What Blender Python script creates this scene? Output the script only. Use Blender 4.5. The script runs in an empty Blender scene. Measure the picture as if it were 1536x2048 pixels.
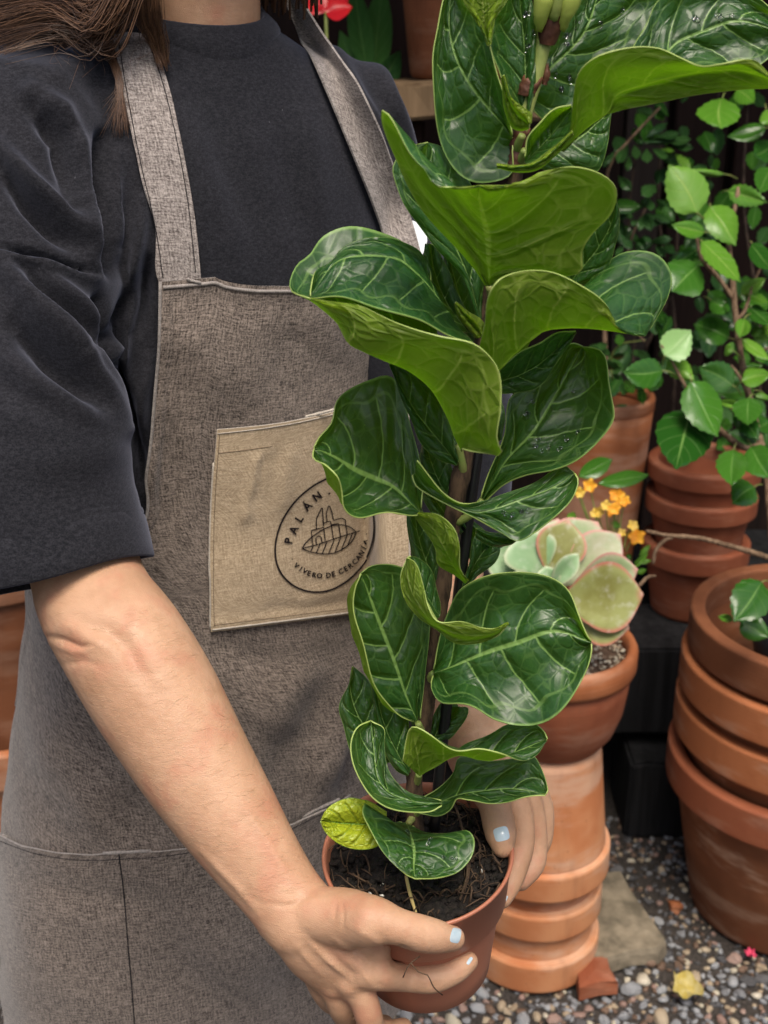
import bpy, bmesh, math, random
import numpy as np
from mathutils import Vector
from mathutils.bvhtree import BVHTree
rng = random.Random(7)
nrg = np.random.default_rng(11)
scene = bpy.context.scene
COL = scene.collection
R = math.radians

# ------------------------------------------------------------------ camera, sky, sun, exposure
F, PITCH, CAMH = 2400.0, R(22), 1.42            # focal length in photo pixels, tilt, lens height
cam = bpy.data.cameras.new('camera')
cam.sensor_fit = 'VERTICAL'; cam.sensor_height = 36.0; cam.lens = F / 2048 * 36.0
cam.clip_start = 0.02; cam.clip_end = 500
cam.dof.use_dof = True; cam.dof.focus_distance = 0.80; cam.dof.aperture_fstop = 12.0
camo = bpy.data.objects.new('camera', cam); COL.objects.link(camo)
camo.location = (0, 0, CAMH); camo.rotation_euler = (R(90) - PITCH, 0, 0)
scene.camera = camo

SUN_EL, SUN_AZ = R(66), R(10)                    # high and veiled, from just behind the camera
world = bpy.data.worlds.new('World'); scene.world = world; world.use_nodes = True
wn = world.node_tree.nodes; wl = world.node_tree.links
sky = wn.new('ShaderNodeTexSky'); sky.sky_type = 'NISHITA'; sky.sun_disc = False
sky.sun_elevation = SUN_EL; sky.sun_rotation = R(180) + SUN_AZ * -1
sky.air_density = 1.0; sky.dust_density = 6.0; sky.ozone_density = 0.6
wn['Background'].inputs['Strength'].default_value = 0.082
wl.new(sky.outputs[0], wn['Background'].inputs['Color'])
sun = bpy.data.lights.new('sun', 'SUN'); sun.energy = 1.5; sun.angle = R(32); sun.color = (1.0, 0.93, 0.82)
suno = bpy.data.objects.new('sun', sun); COL.objects.link(suno)
sd = Vector((math.sin(SUN_AZ) * math.cos(SUN_EL), -math.cos(SUN_AZ) * math.cos(SUN_EL), math.sin(SUN_EL)))
suno.rotation_euler = sd.to_track_quat('Z', 'Y').to_euler()
suno.location = (0, 0, 5)
scene.view_settings.view_transform = 'Standard'; scene.view_settings.look = 'None'
scene.view_settings.exposure = 0.95; scene.view_settings.gamma = 1.0
scene.view_settings.use_curve_mapping = False
scene.render.engine = 'CYCLES'
scene.cycles.use_denoising = True
scene.cycles.max_bounces = 5; scene.cycles.transmission_bounces = 4
scene.cycles.sample_clamp_indirect = 6.0

CP, SP = math.cos(PITCH), math.sin(PITCH)
def W(px, py, d):
    """photo pixel + distance along the lens axis -> place in the yard (metres)"""
    u = (px - 768) / F; v = (py - 1024) / F
    return np.array((u * d, d * (CP - v * SP), CAMH - d * (SP + v * CP)))
def proj(P):
    P = np.asarray(P, float)
    y = P[..., 1]; h = CAMH - P[..., 2]
    d = y * CP + h * SP
    v = (h * CP - y * SP) / d
    return np.stack([768 + P[..., 0] / d * F, 1024 + v * F, d], -1)
def atz(px, py, z):
    v = (py - 1024) / F
    return W(px, py, (CAMH - z) / (SP + v * CP))
def aty(px, py, y):
    v = (py - 1024) / F
    return W(px, py, y / (CP - v * SP))
CAMP = np.array((0, 0, CAMH))

# ------------------------------------------------------------------ materials
class X:
    """a value in a node tree, with arithmetic"""
    def __init__(s, nt, sock): s.nt = nt; s.o = sock
    def _m(s, op, *a):
        n = s.nt.nodes.new('ShaderNodeMath'); n.operation = op
        for i, b in enumerate((s,) + a):
            if isinstance(b, X): s.nt.links.new(b.o, n.inputs[i])
            else: n.inputs[i].default_value = b
        return X(s.nt, n.outputs[0])
    def __add__(s, b): return s._m('ADD', b)
    __radd__ = __add__
    def __sub__(s, b): return s._m('SUBTRACT', b)
    def __rsub__(s, b): return (s * -1.0) + b
    def __mul__(s, b): return s._m('MULTIPLY', b)
    __rmul__ = __mul__
    def __truediv__(s, b): return s._m('DIVIDE', b)
    def abs(s): return s._m('ABSOLUTE')
    def fract(s): return s._m('FRACT')
    def sin(s): return s._m('SINE')
    def pow(s, b): return s._m('POWER', b)
    def max(s, b): return s._m('MAXIMUM', b)
    def min(s, b): return s._m('MINIMUM', b)
    def gt(s, b): return s._m('GREATER_THAN', b)
    def ramp(s, a, b, lo=0.0, hi=1.0):
        n = s.nt.nodes.new('ShaderNodeMapRange'); n.interpolation_type = 'SMOOTHSTEP'
        s.nt.links.new(s.o, n.inputs['Value'])
        for k, val in (('From Min', a), ('From Max', b), ('To Min', lo), ('To Max', hi)):
            if isinstance(val, X): s.nt.links.new(val.o, n.inputs[k])
            else: n.inputs[k].default_value = val
        return X(s.nt, n.outputs['Result'])
class MT:
    def __init__(s, name, rough=0.6, spec=0.5):
        s.m = bpy.data.materials.new(name); s.m.use_nodes = True
        s.nt = s.m.node_tree; s.b = s.nt.nodes['Principled BSDF']
        s.b.inputs['Roughness'].default_value = rough
        s.b.inputs['Specular IOR Level'].default_value = spec
        s.tc = s.nt.nodes.new('ShaderNodeTexCoord')
    def co(s, k='Object'): return s.tc.outputs[k]
    def xyz(s, sock):
        n = s.nt.nodes.new('ShaderNodeSeparateXYZ'); s.nt.links.new(sock, n.inputs[0])
        return [X(s.nt, o) for o in n.outputs]
    def mapping(s, sock, scale=(1, 1, 1), rot=(0, 0, 0), loc=(0, 0, 0)):
        n = s.nt.nodes.new('ShaderNodeMapping'); s.nt.links.new(sock, n.inputs[0])
        n.inputs['Scale'].default_value = scale; n.inputs['Rotation'].default_value = rot
        n.inputs['Location'].default_value = loc
        return n.outputs[0]
    def noise(s, sock, scale, detail=3, rough=0.55, dist=0.0):
        n = s.nt.nodes.new('ShaderNodeTexNoise'); s.nt.links.new(sock, n.inputs['Vector'])
        n.inputs['Scale'].default_value = scale; n.inputs['Detail'].default_value = detail
        n.inputs['Roughness'].default_value = rough; n.inputs['Distortion'].default_value = dist
        return X(s.nt, n.outputs[0])
    def voro(s, sock, scale, feature='F1', out=0, rnd=1.0):
        n = s.nt.nodes.new('ShaderNodeTexVoronoi'); n.feature = feature
        s.nt.links.new(sock, n.inputs['Vector']); n.inputs['Scale'].default_value = scale
        n.inputs['Randomness'].default_value = rnd
        return X(s.nt, n.outputs[out])
    def rand(s):
        n = s.nt.nodes.new('ShaderNodeObjectInfo'); return X(s.nt, n.outputs['Random'])
    def mix(s, f, a, b):
        n = s.nt.nodes.new('ShaderNodeMix'); n.data_type = 'RGBA'
        for k, val in ((0, f), (6, a), (7, b)):
            if isinstance(val, X): s.nt.links.new(val.o, n.inputs[k])
            elif k == 0: n.inputs[0].default_value = val
            else: n.inputs[k].default_value = tuple(val) + (1,)
        return X(s.nt, n.outputs[2])
    def set(s, key, val):
        if isinstance(val, X): s.nt.links.new(val.o, s.b.inputs[key])
        elif isinstance(val, (tuple, list)) and len(val) == 3 and 'Radius' not in key: s.b.inputs[key].default_value = tuple(val) + (1,)
        else: s.b.inputs[key].default_value = val
    def bump(s, h, strength=0.3, dist=0.001):
        n = s.nt.nodes.new('ShaderNodeBump'); n.inputs['Strength'].default_value = strength
        n.inputs['Distance'].default_value = dist
        s.nt.links.new(h.o, n.inputs['Height']); s.nt.links.new(n.outputs[0], s.b.inputs['Normal'])
    def translucent(s, col, f):
        """mix in light passing through the blade"""
        t = s.nt.nodes.new('ShaderNodeBsdfTranslucent'); mx = s.nt.nodes.new('ShaderNodeMixShader')
        if isinstance(col, X): s.nt.links.new(col.o, t.inputs[0])
        else: t.inputs[0].default_value = tuple(col) + (1,)
        out = s.nt.nodes['Material Output']; mx.inputs[0].default_value = f
        s.nt.links.new(s.b.outputs[0], mx.inputs[1]); s.nt.links.new(t.outputs[0], mx.inputs[2])
        s.nt.links.new(mx.outputs[0], out.inputs[0])

def fig_leaf_mat(name, base, base2, vein, vein_amt, rough, trans, tcol, coat=0.0):
    m = MT(name, rough)
    x, y, _ = m.xyz(m.co('UV'))
    su = (x - 0.5) * 2.0
    U = su.abs(); V = y
    side = su.gt(0.0)
    w1 = m.noise(m.mapping(m.co('UV'), (1, 1, 1)), 5.0, 2) - 0.5
    ph = V * 4.6 + side * 0.42 - U.pow(1.15) * 1.0 + w1 * 0.16 + 0.12
    dl = (ph.fract() - 0.5).abs()
    mid = U.ramp(0.018, 0.04, 1.0, 0.0)
    lat = dl.ramp(U * -0.012 + 0.018, U * -0.02 + 0.042, 1.0, 0.0) * U.ramp(0.72, 0.86, 1.0, 0.0)
    loop = (U - 0.80 - ((ph * 6.283).sin() * 0.05) + w1 * 0.12).abs().ramp(0.010, 0.028, 1.0, 0.0)
    vt = m.voro(m.mapping(m.co('UV'), (1.0, 1.25, 1)), 9.0, 'DISTANCE_TO_EDGE')
    ter = vt.ramp(0.012, 0.045, 1.0, 0.0)
    vs = m.voro(m.mapping(m.co('UV'), (1.0, 1.25, 1)), 30.0, 'DISTANCE_TO_EDGE')
    fine = vs.ramp(0.02, 0.08, 1.0, 0.0)
    edge = U.ramp(0.965, 0.99, 0.0, 1.0)
    tw_ = 0.20 if rough < 0.42 else 0.42
    vm = (mid.max(lat * 0.9).max(loop * 0.42).max(ter * tw_).max(fine * tw_ * 0.4)) * vein_amt
    vm = vm.max(edge * 0.7)
    n1 = m.noise(m.co('Object'), 30.0, 3)
    c = m.mix(n1.ramp(0.35, 0.65) * 0.6 + ((ph * 3.14159).sin().abs()) * 0.4, base2, base)
    blot = m.noise(m.co('Object'), 95.0, 3, 0.7).ramp(0.66, 0.74)
    c = m.mix(blot * 0.18, c, (0.20, 0.22, 0.05))
    c = m.mix(vm, c, vein)
    m.set('Base Color', c)
    soft = U.ramp(0.0, 0.10, 1.0, 0.0).max(dl.ramp(0.0, 0.22, 1.0, 0.0) * U.ramp(0.75, 0.95, 1.0, 0.0))
    vsoft = vt.ramp(0.0, 0.22, 1.0, 0.0)
    hgt = soft * -1.0 + vsoft * (-0.30 if rough < 0.42 else -0.5) + m.noise(m.co('Object'), 220.0, 2) * 0.10
    m.bump(hgt if rough < 0.42 else hgt * -1.0, 0.8 if rough < 0.42 else 1.0, 0.0016)
    m.set('Coat Weight', coat); m.set('Coat Roughness', 0.26)
    m.set('Roughness', n1.ramp(0.3, 0.8, rough - 0.05, rough + 0.1))
    if trans: m.translucent(m.mix(vm, tcol, [min(1, k * 1.3) for k in tcol]), trans)
    return m.m
M = {}
M['leaf_top'] = fig_leaf_mat('fig_leaf_top', (0.008, 0.040, 0.009), (0.020, 0.078, 0.017), (0.27, 0.44, 0.12), 0.72, 0.36, 0.30, (0.42, 0.78, 0.10), 0.16)
M['leaf_under'] = fig_leaf_mat('fig_leaf_underside', (0.200, 0.310, 0.022), (0.265, 0.375, 0.036), (0.62, 0.64, 0.22), 0.66, 0.45, 0.62, (0.72, 0.92, 0.08))
M['young_top'] = fig_leaf_mat('fig_young_leaf', (0.22, 0.34, 0.03), (0.30, 0.42, 0.04), (0.55, 0.62, 0.15), 0.5, 0.4, 0.3, (0.4, 0.5, 0.05))
M['yellow_top'] = fig_leaf_mat('fig_yellowing_leaf', (0.42, 0.47, 0.02), (0.34, 0.42, 0.02), (0.10, 0.25, 0.03), 0.85, 0.4, 0.2, (0.5, 0.5, 0.03))
def simple(name, col, rough=0.6, spec=0.5, var=None, scale=20, bump=0, bscale=200):
    m = MT(name, rough, spec)
    if var:
        m.set('Base Color', m.mix(m.noise(m.co(), scale, 4).ramp(0.3, 0.7), col, var))
    else: m.set('Base Color', col)
    if bump: m.bump(m.noise(m.co(), bscale, 4), bump, 0.002)
    return m.m
def waterm():
    m = MT('water', 0.02, 0.5); m.set('Base Color', (1, 1, 1)); m.set('Transmission Weight', 1.0); m.set('IOR', 1.33); return m.m
M['water'] = waterm()
M['leaf_rim'] = simple('fig_leaf_margin', (0.30, 0.39, 0.10), 0.5)
def shrub_mat(name, a, b, vein, rough=0.3):
    m = MT(name, rough)
    x, y, _ = m.xyz(m.co('UV'))
    U = ((x - 0.5) * 2.0).abs()
    ph = y * 6.0 - U * 1.6
    lat = (ph.fract() - 0.5).abs().ramp(0.02, 0.06, 1.0, 0.0)
    mid = U.ramp(0.02, 0.06, 1.0, 0.0)
    r = m.rand()
    c = m.mix(r, a, b)
    c = m.mix(mid.max(lat * 0.35) * 0.7, c, vein)
    m.set('Base Color', c)
    m.bump(mid.max(lat) * -1.0 + m.noise(m.co(), 120, 2) * 0.2, 0.5, 0.0015)
    m.translucent(m.mix(r, [k * 1.6 for k in a], [k * 1.6 for k in b]), 0.25)
    return m.m
M['hibiscus'] = shrub_mat('hibiscus_leaf', (0.018, 0.085, 0.010), (0.06, 0.19, 0.02), (0.20, 0.38, 0.09), 0.2)
M['hib_light'] = shrub_mat('hibiscus_pale_leaf', (0.22, 0.42, 0.12), (0.30, 0.50, 0.20), (0.45, 0.60, 0.30), 0.35)
M['lime'] = shrub_mat('lime_leaf', (0.085, 0.24, 0.018), (0.15, 0.33, 0.035), (0.36, 0.52, 0.12), 0.3)
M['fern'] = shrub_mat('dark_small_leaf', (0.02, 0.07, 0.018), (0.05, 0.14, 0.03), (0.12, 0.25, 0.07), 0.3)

def terracotta(name, a, b, dark=None, pale=0.35, base_dark=0.0):
    m = MT(name, 0.75, 0.3)
    co = m.co()
    x, y, z = m.xyz(co)
    n1 = m.noise(co, 9.0, 3, 0.6); n2 = m.noise(m.mapping(co, (1, 1, 0.25)), 26.0, 4)
    c = m.mix(n1.ramp(0.38, 0.62), a, b)
    salt = (m.noise(m.mapping(co, (1, 1, 3.5), loc=(3, 1, 7)), 4.5, 4, 0.65)).ramp(0.47, 0.66)
    c = m.mix(salt * pale, c, (0.60, 0.42, 0.30))
    spots = m.noise(co, 130.0, 2).ramp(0.68, 0.74)
    c = m.mix(spots * 0.35, c, (0.14, 0.06, 0.03))
    grime = (n2).ramp(0.55, 0.8) * 0.30
    c = m.mix(grime, c, dark or (0.16, 0.06, 0.03))
    if base_dark:
        wet = (z + n1 * 0.05).ramp(base_dark - 0.012, base_dark + 0.012, 1.0, 0.0)
        c = m.mix(wet * 0.6, c, (0.13, 0.045, 0.018))
    m.set('Base Color', c)
    rings = ((z * 900.0) + m.noise(co, 6.0, 2) * 4.0).sin() * 0.10
    m.bump(rings + m.noise(co, 320.0, 3) * 0.7 + n1 * 0.5, 0.35, 0.0012)
    return m.m
M['terra'] = terracotta('terracotta', (0.29, 0.092, 0.032), (0.39, 0.138, 0.054))
M['terra_pale'] = terracotta('weathered_terracotta', (0.46, 0.17, 0.068), (0.54, 0.24, 0.11), pale=0.55)
M['terra_dark'] = terracotta('dark_terracotta', (0.145, 0.049, 0.020), (0.205, 0.074, 0.031), pale=0.15)
M['terra_wet'] = terracotta('damp_terracotta', (0.165, 0.058, 0.024), (0.235, 0.090, 0.039), pale=0.65, base_dark=0.15)
M['terra_red'] = terracotta('red_terracotta', (0.205, 0.057, 0.025), (0.265, 0.082, 0.037), pale=0.20)
M['plastic'] = simple('terracotta_plastic', (0.36, 0.13, 0.075), 0.42, 0.5, (0.40, 0.155, 0.09), 14, 0.05, 400)

def cloth(name, dark, light, tw=2600, amt=1.0):
    """chambray weave: pale and dark threads crossing"""
    m = MT(name, 0.95, 0.15)
    uv = m.co('UV')
    a = m.noise(m.mapping(uv, (80, 760, 1)), 1.0, 3, 0.7)
    b = m.noise(m.mapping(uv, (760, 80, 1), loc=(5, 3, 0)), 1.0, 3, 0.7)
    s1 = m.noise(m.mapping(uv, (600, 600, 1)), 1.0, 2, 0.75)
    big = m.noise(m.mapping(uv, (14, 14, 1)), 1.0, 3)
    f = (a * 0.8 + b * 0.8 + s1 * 0.9) * 0.4
    f = f.ramp(0.37, 0.64) * amt + (big - 0.5) * 0.2
    m.set('Base Color', m.mix(f, dark, light))
    m.bump(a + b + s1, 0.5, 0.0008)
    m.set('Sheen Weight', 0.25); m.set('Sheen Roughness', 0.5)
    return m.m
M['apron'] = cloth('apron_chambray', (0.018, 0.013, 0.011), (0.32, 0.262, 0.222))
M['strap'] = cloth('apron_strap_chambray', (0.075, 0.060, 0.056), (0.46, 0.41, 0.38))
M['pocket'] = cloth('pocket_linen', (0.30, 0.220, 0.135), (0.60, 0.475, 0.330), 2200)
M['hem'] = cloth('pale_hem_thread', (0.36, 0.32, 0.27), (0.66, 0.60, 0.52), 2200)
M['hem_grey'] = cloth('grey_hem', (0.16, 0.14, 0.13), (0.42, 0.38, 0.35), 2200)
def jersey():
    m = MT('charcoal_jersey', 0.95, 0.2)
    co = m.co()
    n = m.noise(co, 900.0, 3, 0.7); n2 = m.noise(m.mapping(co, (1, 1, 2.2)), 260, 4, 0.7); big = m.noise(co, 9.0, 3)
    f = (n * 0.5 + n2 * 0.5).ramp(0.38, 0.66) * 0.75 + (big - 0.4) * 0.3
    c = m.mix(f, (0.0065, 0.0067, 0.009), (0.033, 0.033, 0.040))
    lint = m.voro(m.mapping(co, (1, 1, 0.4), rot=(0.3, 0.8, 0.2)), 55.0).ramp(0.012, 0.03, 1.0, 0.0)
    m.set('Base Color', m.mix(lint * 0.25, c, (0.3, 0.3, 0.33)))
    m.bump(n + n2, 0.18, 0.0007)
    m.set('Sheen Weight', 0.20); m.set('Sheen Roughness', 0.45); m.set('Sheen Tint', (0.7, 0.75, 1.0))
    return m.m
M['jersey'] = jersey()
M['seam'] = simple('charcoal_seam', (0.012, 0.012, 0.016), 0.95, 0.1)
def skinm():
    m = MT('skin', 0.48, 0.4)
    co = m.co()
    n = m.noise(co, 18.0, 4); f = m.noise(co, 140.0, 3)
    red = m.noise(co, 34.0, 3)
    c = m.mix(n.ramp(0.3, 0.7), (0.45, 0.258, 0.155), (0.54, 0.325, 0.205))
    c = m.mix(m.noise(m.mapping(co, (1, 1, 1), loc=(2, 4, 1)), 48.0, 4, 0.7).ramp(0.42, 0.7) * 0.35, c, (0.36, 0.195, 0.105))
    c = m.mix(red.ramp(0.48, 0.72) * 0.5, c, (0.46, 0.185, 0.115))
    frk = m.voro(co, 170.0).ramp(0.03, 0.09, 1.0, 0.0) * m.noise(co, 60.0, 2).ramp(0.5, 0.6)
    c = m.mix(frk * 0.25, c, (0.36, 0.17, 0.09))
    m.set('Base Color', c)
    cell = m.voro(m.mapping(co, (1, 1, 1)), 900.0, 'DISTANCE_TO_EDGE')
    crease = m.noise(m.mapping(co, (1.0, 1.0, 4.0), rot=(0.5, 0.5, 0)), 110.0, 3, 0.6)
    m.bump(cell * 0.5 + f * 0.7 + crease * 0.6, 0.42, 0.0012)
    m.set('Subsurface Weight', 0.12); m.set('Subsurface Radius', (0.008, 0.003, 0.0015)); m.set('Subsurface Scale', 1.0)
    m.set('Roughness', f.ramp(0.3, 0.7, 0.42, 0.58))
    return m.m
M['skin'] = skinm()
M['arm_hair'] = simple('fine_fair_hair', (0.62, 0.45, 0.28), 0.5)
M['nail'] = simple('pale_blue_nail_polish', (0.42, 0.54, 0.62), 0.18, 0.6, (0.50, 0.60, 0.66), 300)
def hairm():
    m = MT('brown_hair', 0.42, 0.6)
    r = m.noise(m.mapping(m.co('UV'), (1, 400, 1)), 1.0, 2)
    m.set('Base Color', m.mix(r.ramp(0.3, 0.72), (0.035, 0.016, 0.009), (0.17, 0.085, 0.042)))
    return m.m
M['hair'] = hairm()
M['ink'] = simple('black_print_ink', (0.010, 0.006, 0.008), 0.85, 0.2)
M['white_print'] = simple('white_shirt_print', (0.75, 0.80, 0.82), 0.8, 0.2)
M['soil'] = simple('potting_soil', (0.006, 0.005, 0.0045), 0.9, 0.3, (0.022, 0.017, 0.014), 160, 0.8, 500)
M['root'] = simple('dry_roots', (0.035, 0.022, 0.015), 0.9, 0.2, (0.10, 0.065, 0.04), 90)
M['straw'] = simple('pale_straw', (0.50, 0.38, 0.15), 0.7)
M['perlite'] = simple('perlite', (0.7, 0.68, 0.62), 0.8)
def barkm(name, a, b):
    m = MT(name, 0.85, 0.25)
    n = m.noise(m.mapping(m.co(), (1, 1, 0.35)), 150.0, 4, 0.65)
    m.set('Base Color', m.mix(n.ramp(0.35, 0.65), a, b)); m.bump(n, 0.9, 0.0015)
    return m.m
M['bark'] = barkm('fig_bark', (0.022, 0.014, 0.009), (0.10, 0.062, 0.036))
M['twig'] = barkm('twig_bark', (0.10, 0.06, 0.035), (0.24, 0.16, 0.10))
M['dark_twig'] = barkm('dark_twig_bark', (0.03, 0.022, 0.016), (0.09, 0.06, 0.045))
M['green_stem'] = simple('green_stem', (0.20, 0.26, 0.06), 0.5, 0.4, (0.30, 0.34, 0.10), 60)
M['petiole'] = simple('petiole', (0.16, 0.24, 0.05), 0.5, 0.4, (0.22, 0.22, 0.07), 60)
M['sheath'] = simple('brown_bud_sheath', (0.055, 0.018, 0.010), 0.6, 0.4, (0.13, 0.05, 0.022), 60, 0.4, 150)
M['stake'] = simple('black_stake', (0.006, 0.006, 0.007), 0.4, 0.5)
def woodm(name, a, b, c2):
    m = MT(name, 0.85, 0.25)
    co = m.co()
    g = m.noise(m.mapping(co, (30, 30, 1.2)), 2.2, 3, 0.65, 0.6); k = m.noise(m.mapping(co, (1, 1, 0.2)), 5.0, 3)
    r = m.rand()
    c = m.mix(g.ramp(0.3, 0.72), a, b); c = m.mix(r * 0.75, c, c2)
    c = m.mix(k.ramp(0.5, 0.75) * 0.35, c, [v * 1.25 for v in b])
    m.set('Base Color', c); m.bump(g, 0.6, 0.003)
    return m.m
M['board'] = woodm('fence_board', (0.007, 0.004, 0.003), (0.020, 0.011, 0.008), (0.018, 0.006, 0.004))  # board colours darkened to stand in for shade from above
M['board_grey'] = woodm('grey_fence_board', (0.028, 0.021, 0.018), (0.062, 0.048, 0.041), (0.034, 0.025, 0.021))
M['sleeper'] = woodm('black_timber', (0.004, 0.004, 0.0045), (0.017, 0.017, 0.018), (0.008, 0.008, 0.009))
M['shelf'] = woodm('pale_shelf_wood', (0.13, 0.085, 0.045), (0.22, 0.145, 0.08), (0.15, 0.10, 0.055))
def groundm():
    m = MT('wet_grit', 0.75, 0.4)
    co = m.co()
    n = m.noise(co, 5.0, 4); f = m.noise(co, 220.0, 4, 0.7)
    v = m.voro(co, 160.0, 'F1', 1)
    c = m.mix(f.ramp(0.35, 0.7), (0.018, 0.015, 0.013), (0.085, 0.072, 0.062))
    c = m.mix(n.ramp(0.4, 0.7) * 0.5, c, (0.035, 0.028, 0.022))
    m.set('Base Color', c); m.bump(f + v * 0.5, 0.9, 0.004)
    return m.m
M['ground'] = groundm()
def stonem(name, a, b):
    m = MT(name, 0.6, 0.4)
    n = m.noise(m.co(), 60.0, 4); r = m.rand()
    c = m.mix(r, a, b); c = m.mix(n.ramp(0.4, 0.75) * 0.5, c, [k * 0.55 for k in a])
    m.set('Base Color', c); m.bump(m.noise(m.co(), 250.0, 3), 0.4, 0.002)
    return m.m
STONES = [stonem('grey_stone', (0.17, 0.175, 0.185), (0.31, 0.32, 0.33)), stonem('tan_stone', (0.30, 0.23, 0.15), (0.42, 0.35, 0.25)),
          stonem('pink_stone', (0.24, 0.15, 0.12), (0.33, 0.23, 0.19)), stonem('dark_stone', (0.055, 0.055, 0.058), (0.13, 0.125, 0.125)),
          stonem('cream_stone', (0.44, 0.40, 0.30), (0.55, 0.50, 0.40)), stonem('brown_stone', (0.12, 0.075, 0.05), (0.20, 0.13, 0.09))]
M['slab'] = simple('mossy_concrete', (0.10, 0.085, 0.06), 0.85, 0.3, (0.25, 0.21, 0.15), 28, 0.8, 120)

# ------------------------------------------------------------------ object helpers
def base_of(p): return np.array(p.matrix_world.translation) if p is not None else np.zeros(3)
ORIG = {}
def origin(o): return ORIG.get(o.name, np.zeros(3))
def link(name, me, parent=None, loc=None):
    o = bpy.data.objects.new(name, me); COL.objects.link(o)
    if loc is not None: o.location = loc
    if parent is not None: o.parent = parent
    return o
def mesh_obj(name, V, faces, mat, parent=None, uv=None, smooth=True, loc=None, midx=None):
    """V in yard coordinates; the object's own origin is its parent's (or loc)"""
    V = np.asarray(V, float)
    org = origin(parent) if parent is not None else (np.array(loc, float) if loc is not None else np.zeros(3))
    me = bpy.data.meshes.new(name)
    me.from_pydata((V - org).tolist(), [], [tuple(f) for f in faces]); me.update()
    mats = mat if isinstance(mat, (list, tuple)) else [mat]
    for m in mats: me.materials.append(m)
    if midx is not None: me.polygons.foreach_set('material_index', np.asarray(midx, np.int32))
    if smooth: me.polygons.foreach_set('use_smooth', np.ones(len(me.polygons), bool))
    if uv is not None:
        l = me.uv_layers.new(name='UVMap'); uv = np.asarray(uv, float)
        vi = np.empty(len(me.loops), np.int32); me.loops.foreach_get('vertex_index', vi)
        l.data.foreach_set('uv', uv[vi].ravel())
    o = link(name, me, parent, loc if parent is None else None)
    ORIG[o.name] = org
    return o
def thing(name, label, cat, loc, group=None):
    o = bpy.data.objects.new(name, None); COL.objects.link(o); o.location = tuple(loc); o.empty_display_size = 0.05
    ORIG[o.name] = np.array(loc, float)
    tag(o, label, cat, group); return o
def tag(o, label, cat, group=None):
    o['label'] = label; o['category'] = cat
    if group: o['group'] = group
    return o
def crv(pts, n, closed=False):
    """Catmull-Rom resample to n points, even along the length"""
    P = np.asarray(pts, float)
    if len(P) < 2: return np.repeat(P, n, 0)
    Q = np.vstack([2 * P[0] - P[1], P, 2 * P[-1] - P[-2]])
    out = []
    k = 14
    for i in range(1, len(Q) - 2):
        p0, p1, p2, p3 = Q[i - 1], Q[i], Q[i + 1], Q[i + 2]
        for t in np.linspace(0, 1, k, endpoint=False):
            out.append(0.5 * (2 * p1 + (p2 - p0) * t + (2 * p0 - 5 * p1 + 4 * p2 - p3) * t * t + (3 * p1 - p0 - 3 * p2 + p3) * t ** 3))
    out.append(Q[-2]); out = np.array(out)
    s = np.concatenate([[0], np.cumsum(np.linalg.norm(np.diff(out[:, :3], axis=0), axis=1) + 1e-9)])
    tt = np.linspace(0, s[-1], n)
    return np.stack([np.interp(tt, s, out[:, j]) for j in range(out.shape[1])], 1)
def nrm(v):
    v = np.asarray(v, float); l = np.linalg.norm(v, axis=-1, keepdims=True); return v / np.maximum(l, 1e-12)
def tube(pts, radii, seg=8, n=None, wvec=None, flat=1.0, cap=True, round_ends=0):
    """closed tapered tube; flat = thickness / width when wvec gives the width direction. returns V, F"""
    P = np.asarray(pts, float); r = np.asarray(radii, float).reshape(len(P), -1)
    fl = np.asarray(flat, float) * np.ones(len(P))
    data = np.hstack([P, r[:, :1], fl[:, None]] + ([np.asarray(wvec, float) * np.ones((len(P), 3))] if wvec is not None else []))
    if n: data = crv(data, n)
    P = data[:, :3]; r = data[:, 3]; fl = data[:, 4]
    T = nrm(np.gradient(P, axis=0))
    if wvec is not None: Wd = data[:, 5:8]
    else:
        Wd = np.zeros_like(P); ref = np.array((0.3, 0.2, 1.0)) if abs(T[0][2]) < 0.9 else np.array((1.0, 0.2, 0))
        w = np.cross(T[0], ref)
        for i in range(len(P)):
            w = w - T[i] * np.dot(w, T[i]); w = w / np.linalg.norm(w); Wd[i] = w
    Wd = nrm(Wd - T * np.sum(Wd * T, 1, keepdims=True)); Hd = nrm(np.cross(T, Wd))
    rings = []
    m = len(P)
    def ring(c, a, b, w, h):
        an = np.linspace(0, 2 * np.pi, seg, endpoint=False)
        return c + np.cos(an)[:, None] * a * w + np.sin(an)[:, None] * b * h
    if round_ends:
        for k in range(round_ends):
            an = (k + 0.25) / round_ends * np.pi / 2
            rings.append(ring(P[0] - T[0] * r[0] * np.cos(an) * min(1, fl[0] * 1.2), r[0] * np.sin(an), r[0] * fl[0] * np.sin(an), Wd[0], Hd[0]))
    for i in range(m): rings.append(ring(P[i], r[i], r[i] * fl[i], Wd[i], Hd[i]))
    if round_ends:
        for k in range(round_ends):
            an = np.pi / 2 - (k + 0.75) / round_ends * np.pi / 2
            rings.append(ring(P[-1] + T[-1] * r[-1] * np.cos(an) * min(1, fl[-1] * 1.2), r[-1] * np.sin(an), r[-1] * fl[-1] * np.sin(an), Wd[-1], Hd[-1]))
    V = np.vstack(rings); Fc = []
    k = len(rings)
    for i in range(k - 1):
        for j in range(seg):
            a = i * seg + j; b = i * seg + (j + 1) % seg
            Fc.append((a, b, b + seg, a + seg))
    if cap:
        Fc.append(tuple(range(seg - 1, -1, -1))); Fc.append(tuple(range((k - 1) * seg, k * seg)))
    return V, Fc
def join(parts):
    V = []; Fc = []; o = 0
    for v, f in parts:
        V.append(v); Fc += [tuple(i + o for i in q) for q in f]; o += len(v)
    return np.vstack(V), Fc
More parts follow.
